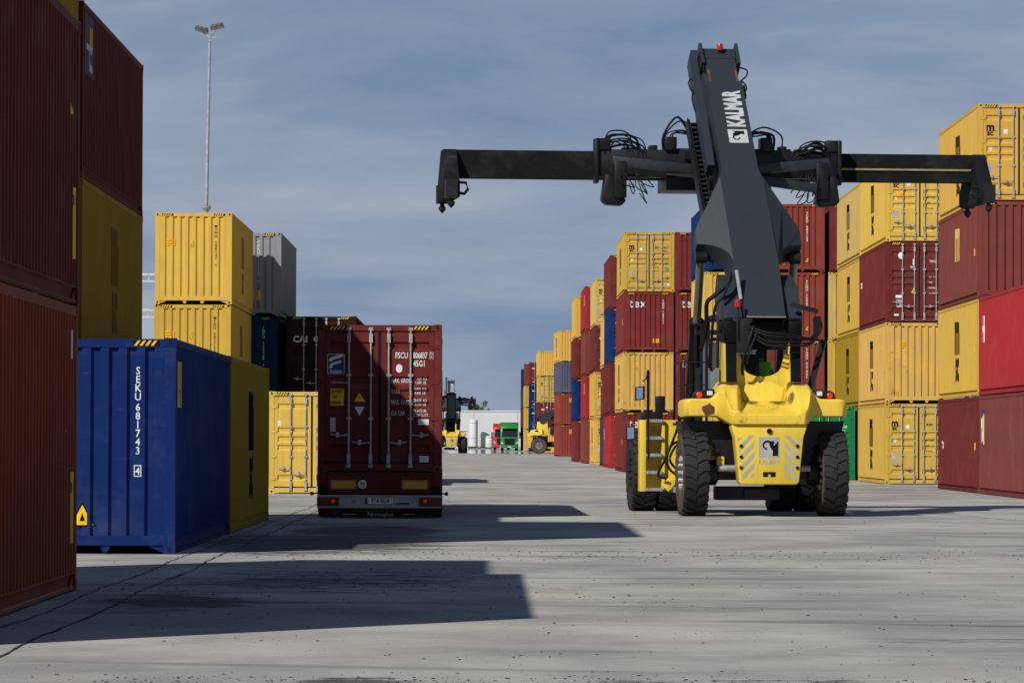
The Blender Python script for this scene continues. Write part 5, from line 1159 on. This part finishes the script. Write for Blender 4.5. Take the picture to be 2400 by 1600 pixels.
LEAF = None
def leaf_mat():
    g = NG('foliage'); v = g.objvec(); f = g.noise(v, .9, 4, .6); oi = g.n('ShaderNodeNewGeometry')
    c = g.mix(oi.outputs['Random Per Island'], (.025, .055, .016), (.085, .135, .04)); c = g.mix(f, c, (.05, .09, .02))
    g.l(c, g.b.inputs['Base Color']); g.b.inputs['Roughness'].default_value = .6
    return g.m
LEAF = leaf_mat(); BARK = plain('bark', (.08, .06, .045), .9)
def tree(x, y, h, r, label, seed):
    rn = random.Random(seed); o = empty('tree', (x, y, 0)); tag(o, label, 'tree', 'trees behind the warehouse')
    m = MB(); m.tube([(0, 0, 0), (.1, 0, h * .35), (.0, .1, h * .7)], [.28, .2, .08], 8)
    for k in range(7):
        a = rn.uniform(0, 6.28); z = h * rn.uniform(.35, .65); m.tube([(0, 0, z), (math.cos(a) * r * .4, math.sin(a) * r * .4, z + h * .12), (math.cos(a) * r * .75, math.sin(a) * r * .75, z + h * .2)], [.1, .07, .03], 6)
    m.build('trunk', BARK, o); m = MB()
    cl = []
    for k in range(26):
        a = rn.uniform(0, 6.28); t = rn.uniform(-1, 1); q = rn.uniform(.35, 1) ** .6; s_ = math.sqrt(1 - t * t) * q
        cl.append((math.cos(a) * s_ * r, math.sin(a) * s_ * r, h * .68 + t * q * h * .32, rn.uniform(.35, .7) * r * .55))
    for (cx, cy, cz, cr) in cl:
        for k in range(110):
            d = Vector((rn.gauss(0, 1), rn.gauss(0, 1), rn.gauss(0, 1))); d.normalize(); p = Vector((cx, cy, cz)) + d * cr * rn.uniform(.5, 1.05)
            u = Vector((rn.gauss(0, 1), rn.gauss(0, 1), rn.gauss(0, 1))).normalized(); w = u.cross(d + Vector((.1, .2, .3))).normalized(); sz = rn.uniform(.10, .22)
            m.add([p - u * sz, p + w * sz * .5, p + u * sz, p - w * sz * .5], [(0, 1, 2, 3)])
    me = m.mesh('crown', fix=False); link('crown', me, LEAF, o)
for i, (px, top, r, lb) in enumerate(((1133, 941, 2.1, 'roundest dark green tree above the white wall'), (1120, 950, 1.2, 'smaller green tree beside the roundest one above the wall'), (1108, 948, 1.1, 'small green tree at the end of the row above the wall'), (1147, 950, 1.3, 'low green tree showing last above the white wall'))):
    Y = 812 + 3 * i; s_ = 10000 / Y; tree((px - 1140) / s_, Y, 1.55 + (1030 - top) / s_, r, lb, 11 + i)
# weeds at the foot of the tanks
def weeds():
    rn = random.Random(4); m = MB()
    for k in range(2600):
        x = rn.uniform(-4.5, 2.2); y = rn.gauss(748, 3.0); h = rn.uniform(.1, .45) * (1 if x < -1.5 else .6); a = rn.uniform(0, 6.28); w = .05
        m.add([(x - w * math.cos(a), y - w * math.sin(a), 0), (x + w * math.cos(a), y + w * math.sin(a), 0), (x + rn.uniform(-.1, .1), y, h)], [(0, 1, 2)])
    tag(link('grass', m.mesh('grass', fix=False), LEAF), 'low green weeds at the foot of the white tanks', 'grass', None, 'stuff')
weeds()

# floodlight mast and steel gantry behind the left stacks
def mast():
    o = empty('floodlight_mast', (-14.02, 210, 0)); tag(o, 'tall slim grey floodlight mast behind the yellow stack', 'light mast'); o.rotation_euler = (0, R(.9), 0)
    m = MB(); m.tube([(0, 0, 0), (0, 0, 12.9)], [.15, .105], 14); m.tube([(0, 0, 12.9), (0, 0, 21.3)], [.095, .065], 14); pole = m.build('pole', M_GALV, o, True, 50)
    m = MB(); m.lathe([(.12, 12.75), (.24, 12.9), (.24, 12.97), (.12, 13.0)], 'z', 14)
    for k in range(8): a = k * .785; m.box(.2 * math.cos(a) - .02, .2 * math.cos(a) + .02, .2 * math.sin(a) - .02, .2 * math.sin(a) + .02, 12.97, 13.1)
    m.build('flange', M_GALV, pole)
    m = MB(); m.box(-.08, .08, -.08, .08, 21.1, 21.45); m.bar((-.05, 0, 21.35), (-.45, .1, 21.62), .08, .05); m.bar((.05, 0, 21.35), (.32, -.1, 21.75), .08, .05); m.bar((0, -.05, 21.3), (.36, -.1, 21.3), .09, .05); br = m.build('bracket', M_GALV, o)
    for (x, y, z, t) in ((-.42, 0, 21.62, R(12)), (.36, 0, 21.78, R(-12))):
        M = Matrix.Translation((x, y, z)) @ Matrix.Rotation(t, 4, 'Y') @ Matrix.Rotation(R(-12), 4, 'X'); m = MB(); m.box(-.33, .33, -.26, .26, 0, .09, M)
        for k in range(3): m.box(-.31 + k * .22, -.14 + k * .22, -.23, .23, .09, .16, M)
        h = m.build('floodlight', plain('lamp_housing_grey', (.06, .06, .06), .5), o, bevel=.01)
        m = MB(); m.box(-.30, .30, -.22, .22, -.012, -.002, M); m.build('lens', M_GREYP, h)
mast()
def gantry():
    o = empty('steel_gantry', (-40, 300, 0)); tag(o, 'pale steel gantry beams showing between the shaded and yellow stacks', 'gantry')
    for z in (10.35, 12.85):
        m = MB(); m.box(-25, 17.5, -.15, .15, z + .12, z + .3); m.box(-25, 17.5, -.15, .15, z - .34, z - .20); be = m.build('girder', plain('pale_gantry_paint', (.52, .53, .54), .5), o)
        m = MB()
        for k in range(57): x = -25 + k * .75; m.box(x - .07, x + .07, -.1, .1, z - .24, z + .15)
        m.build('girder_web', M_GREYP, be)
    for x in (-24.8, 17.2):
        m = MB(); m.box(x - .2, x + .2, -.2, .2, 0, 13.15); m.build('leg', M_GALV, o)
gantry()
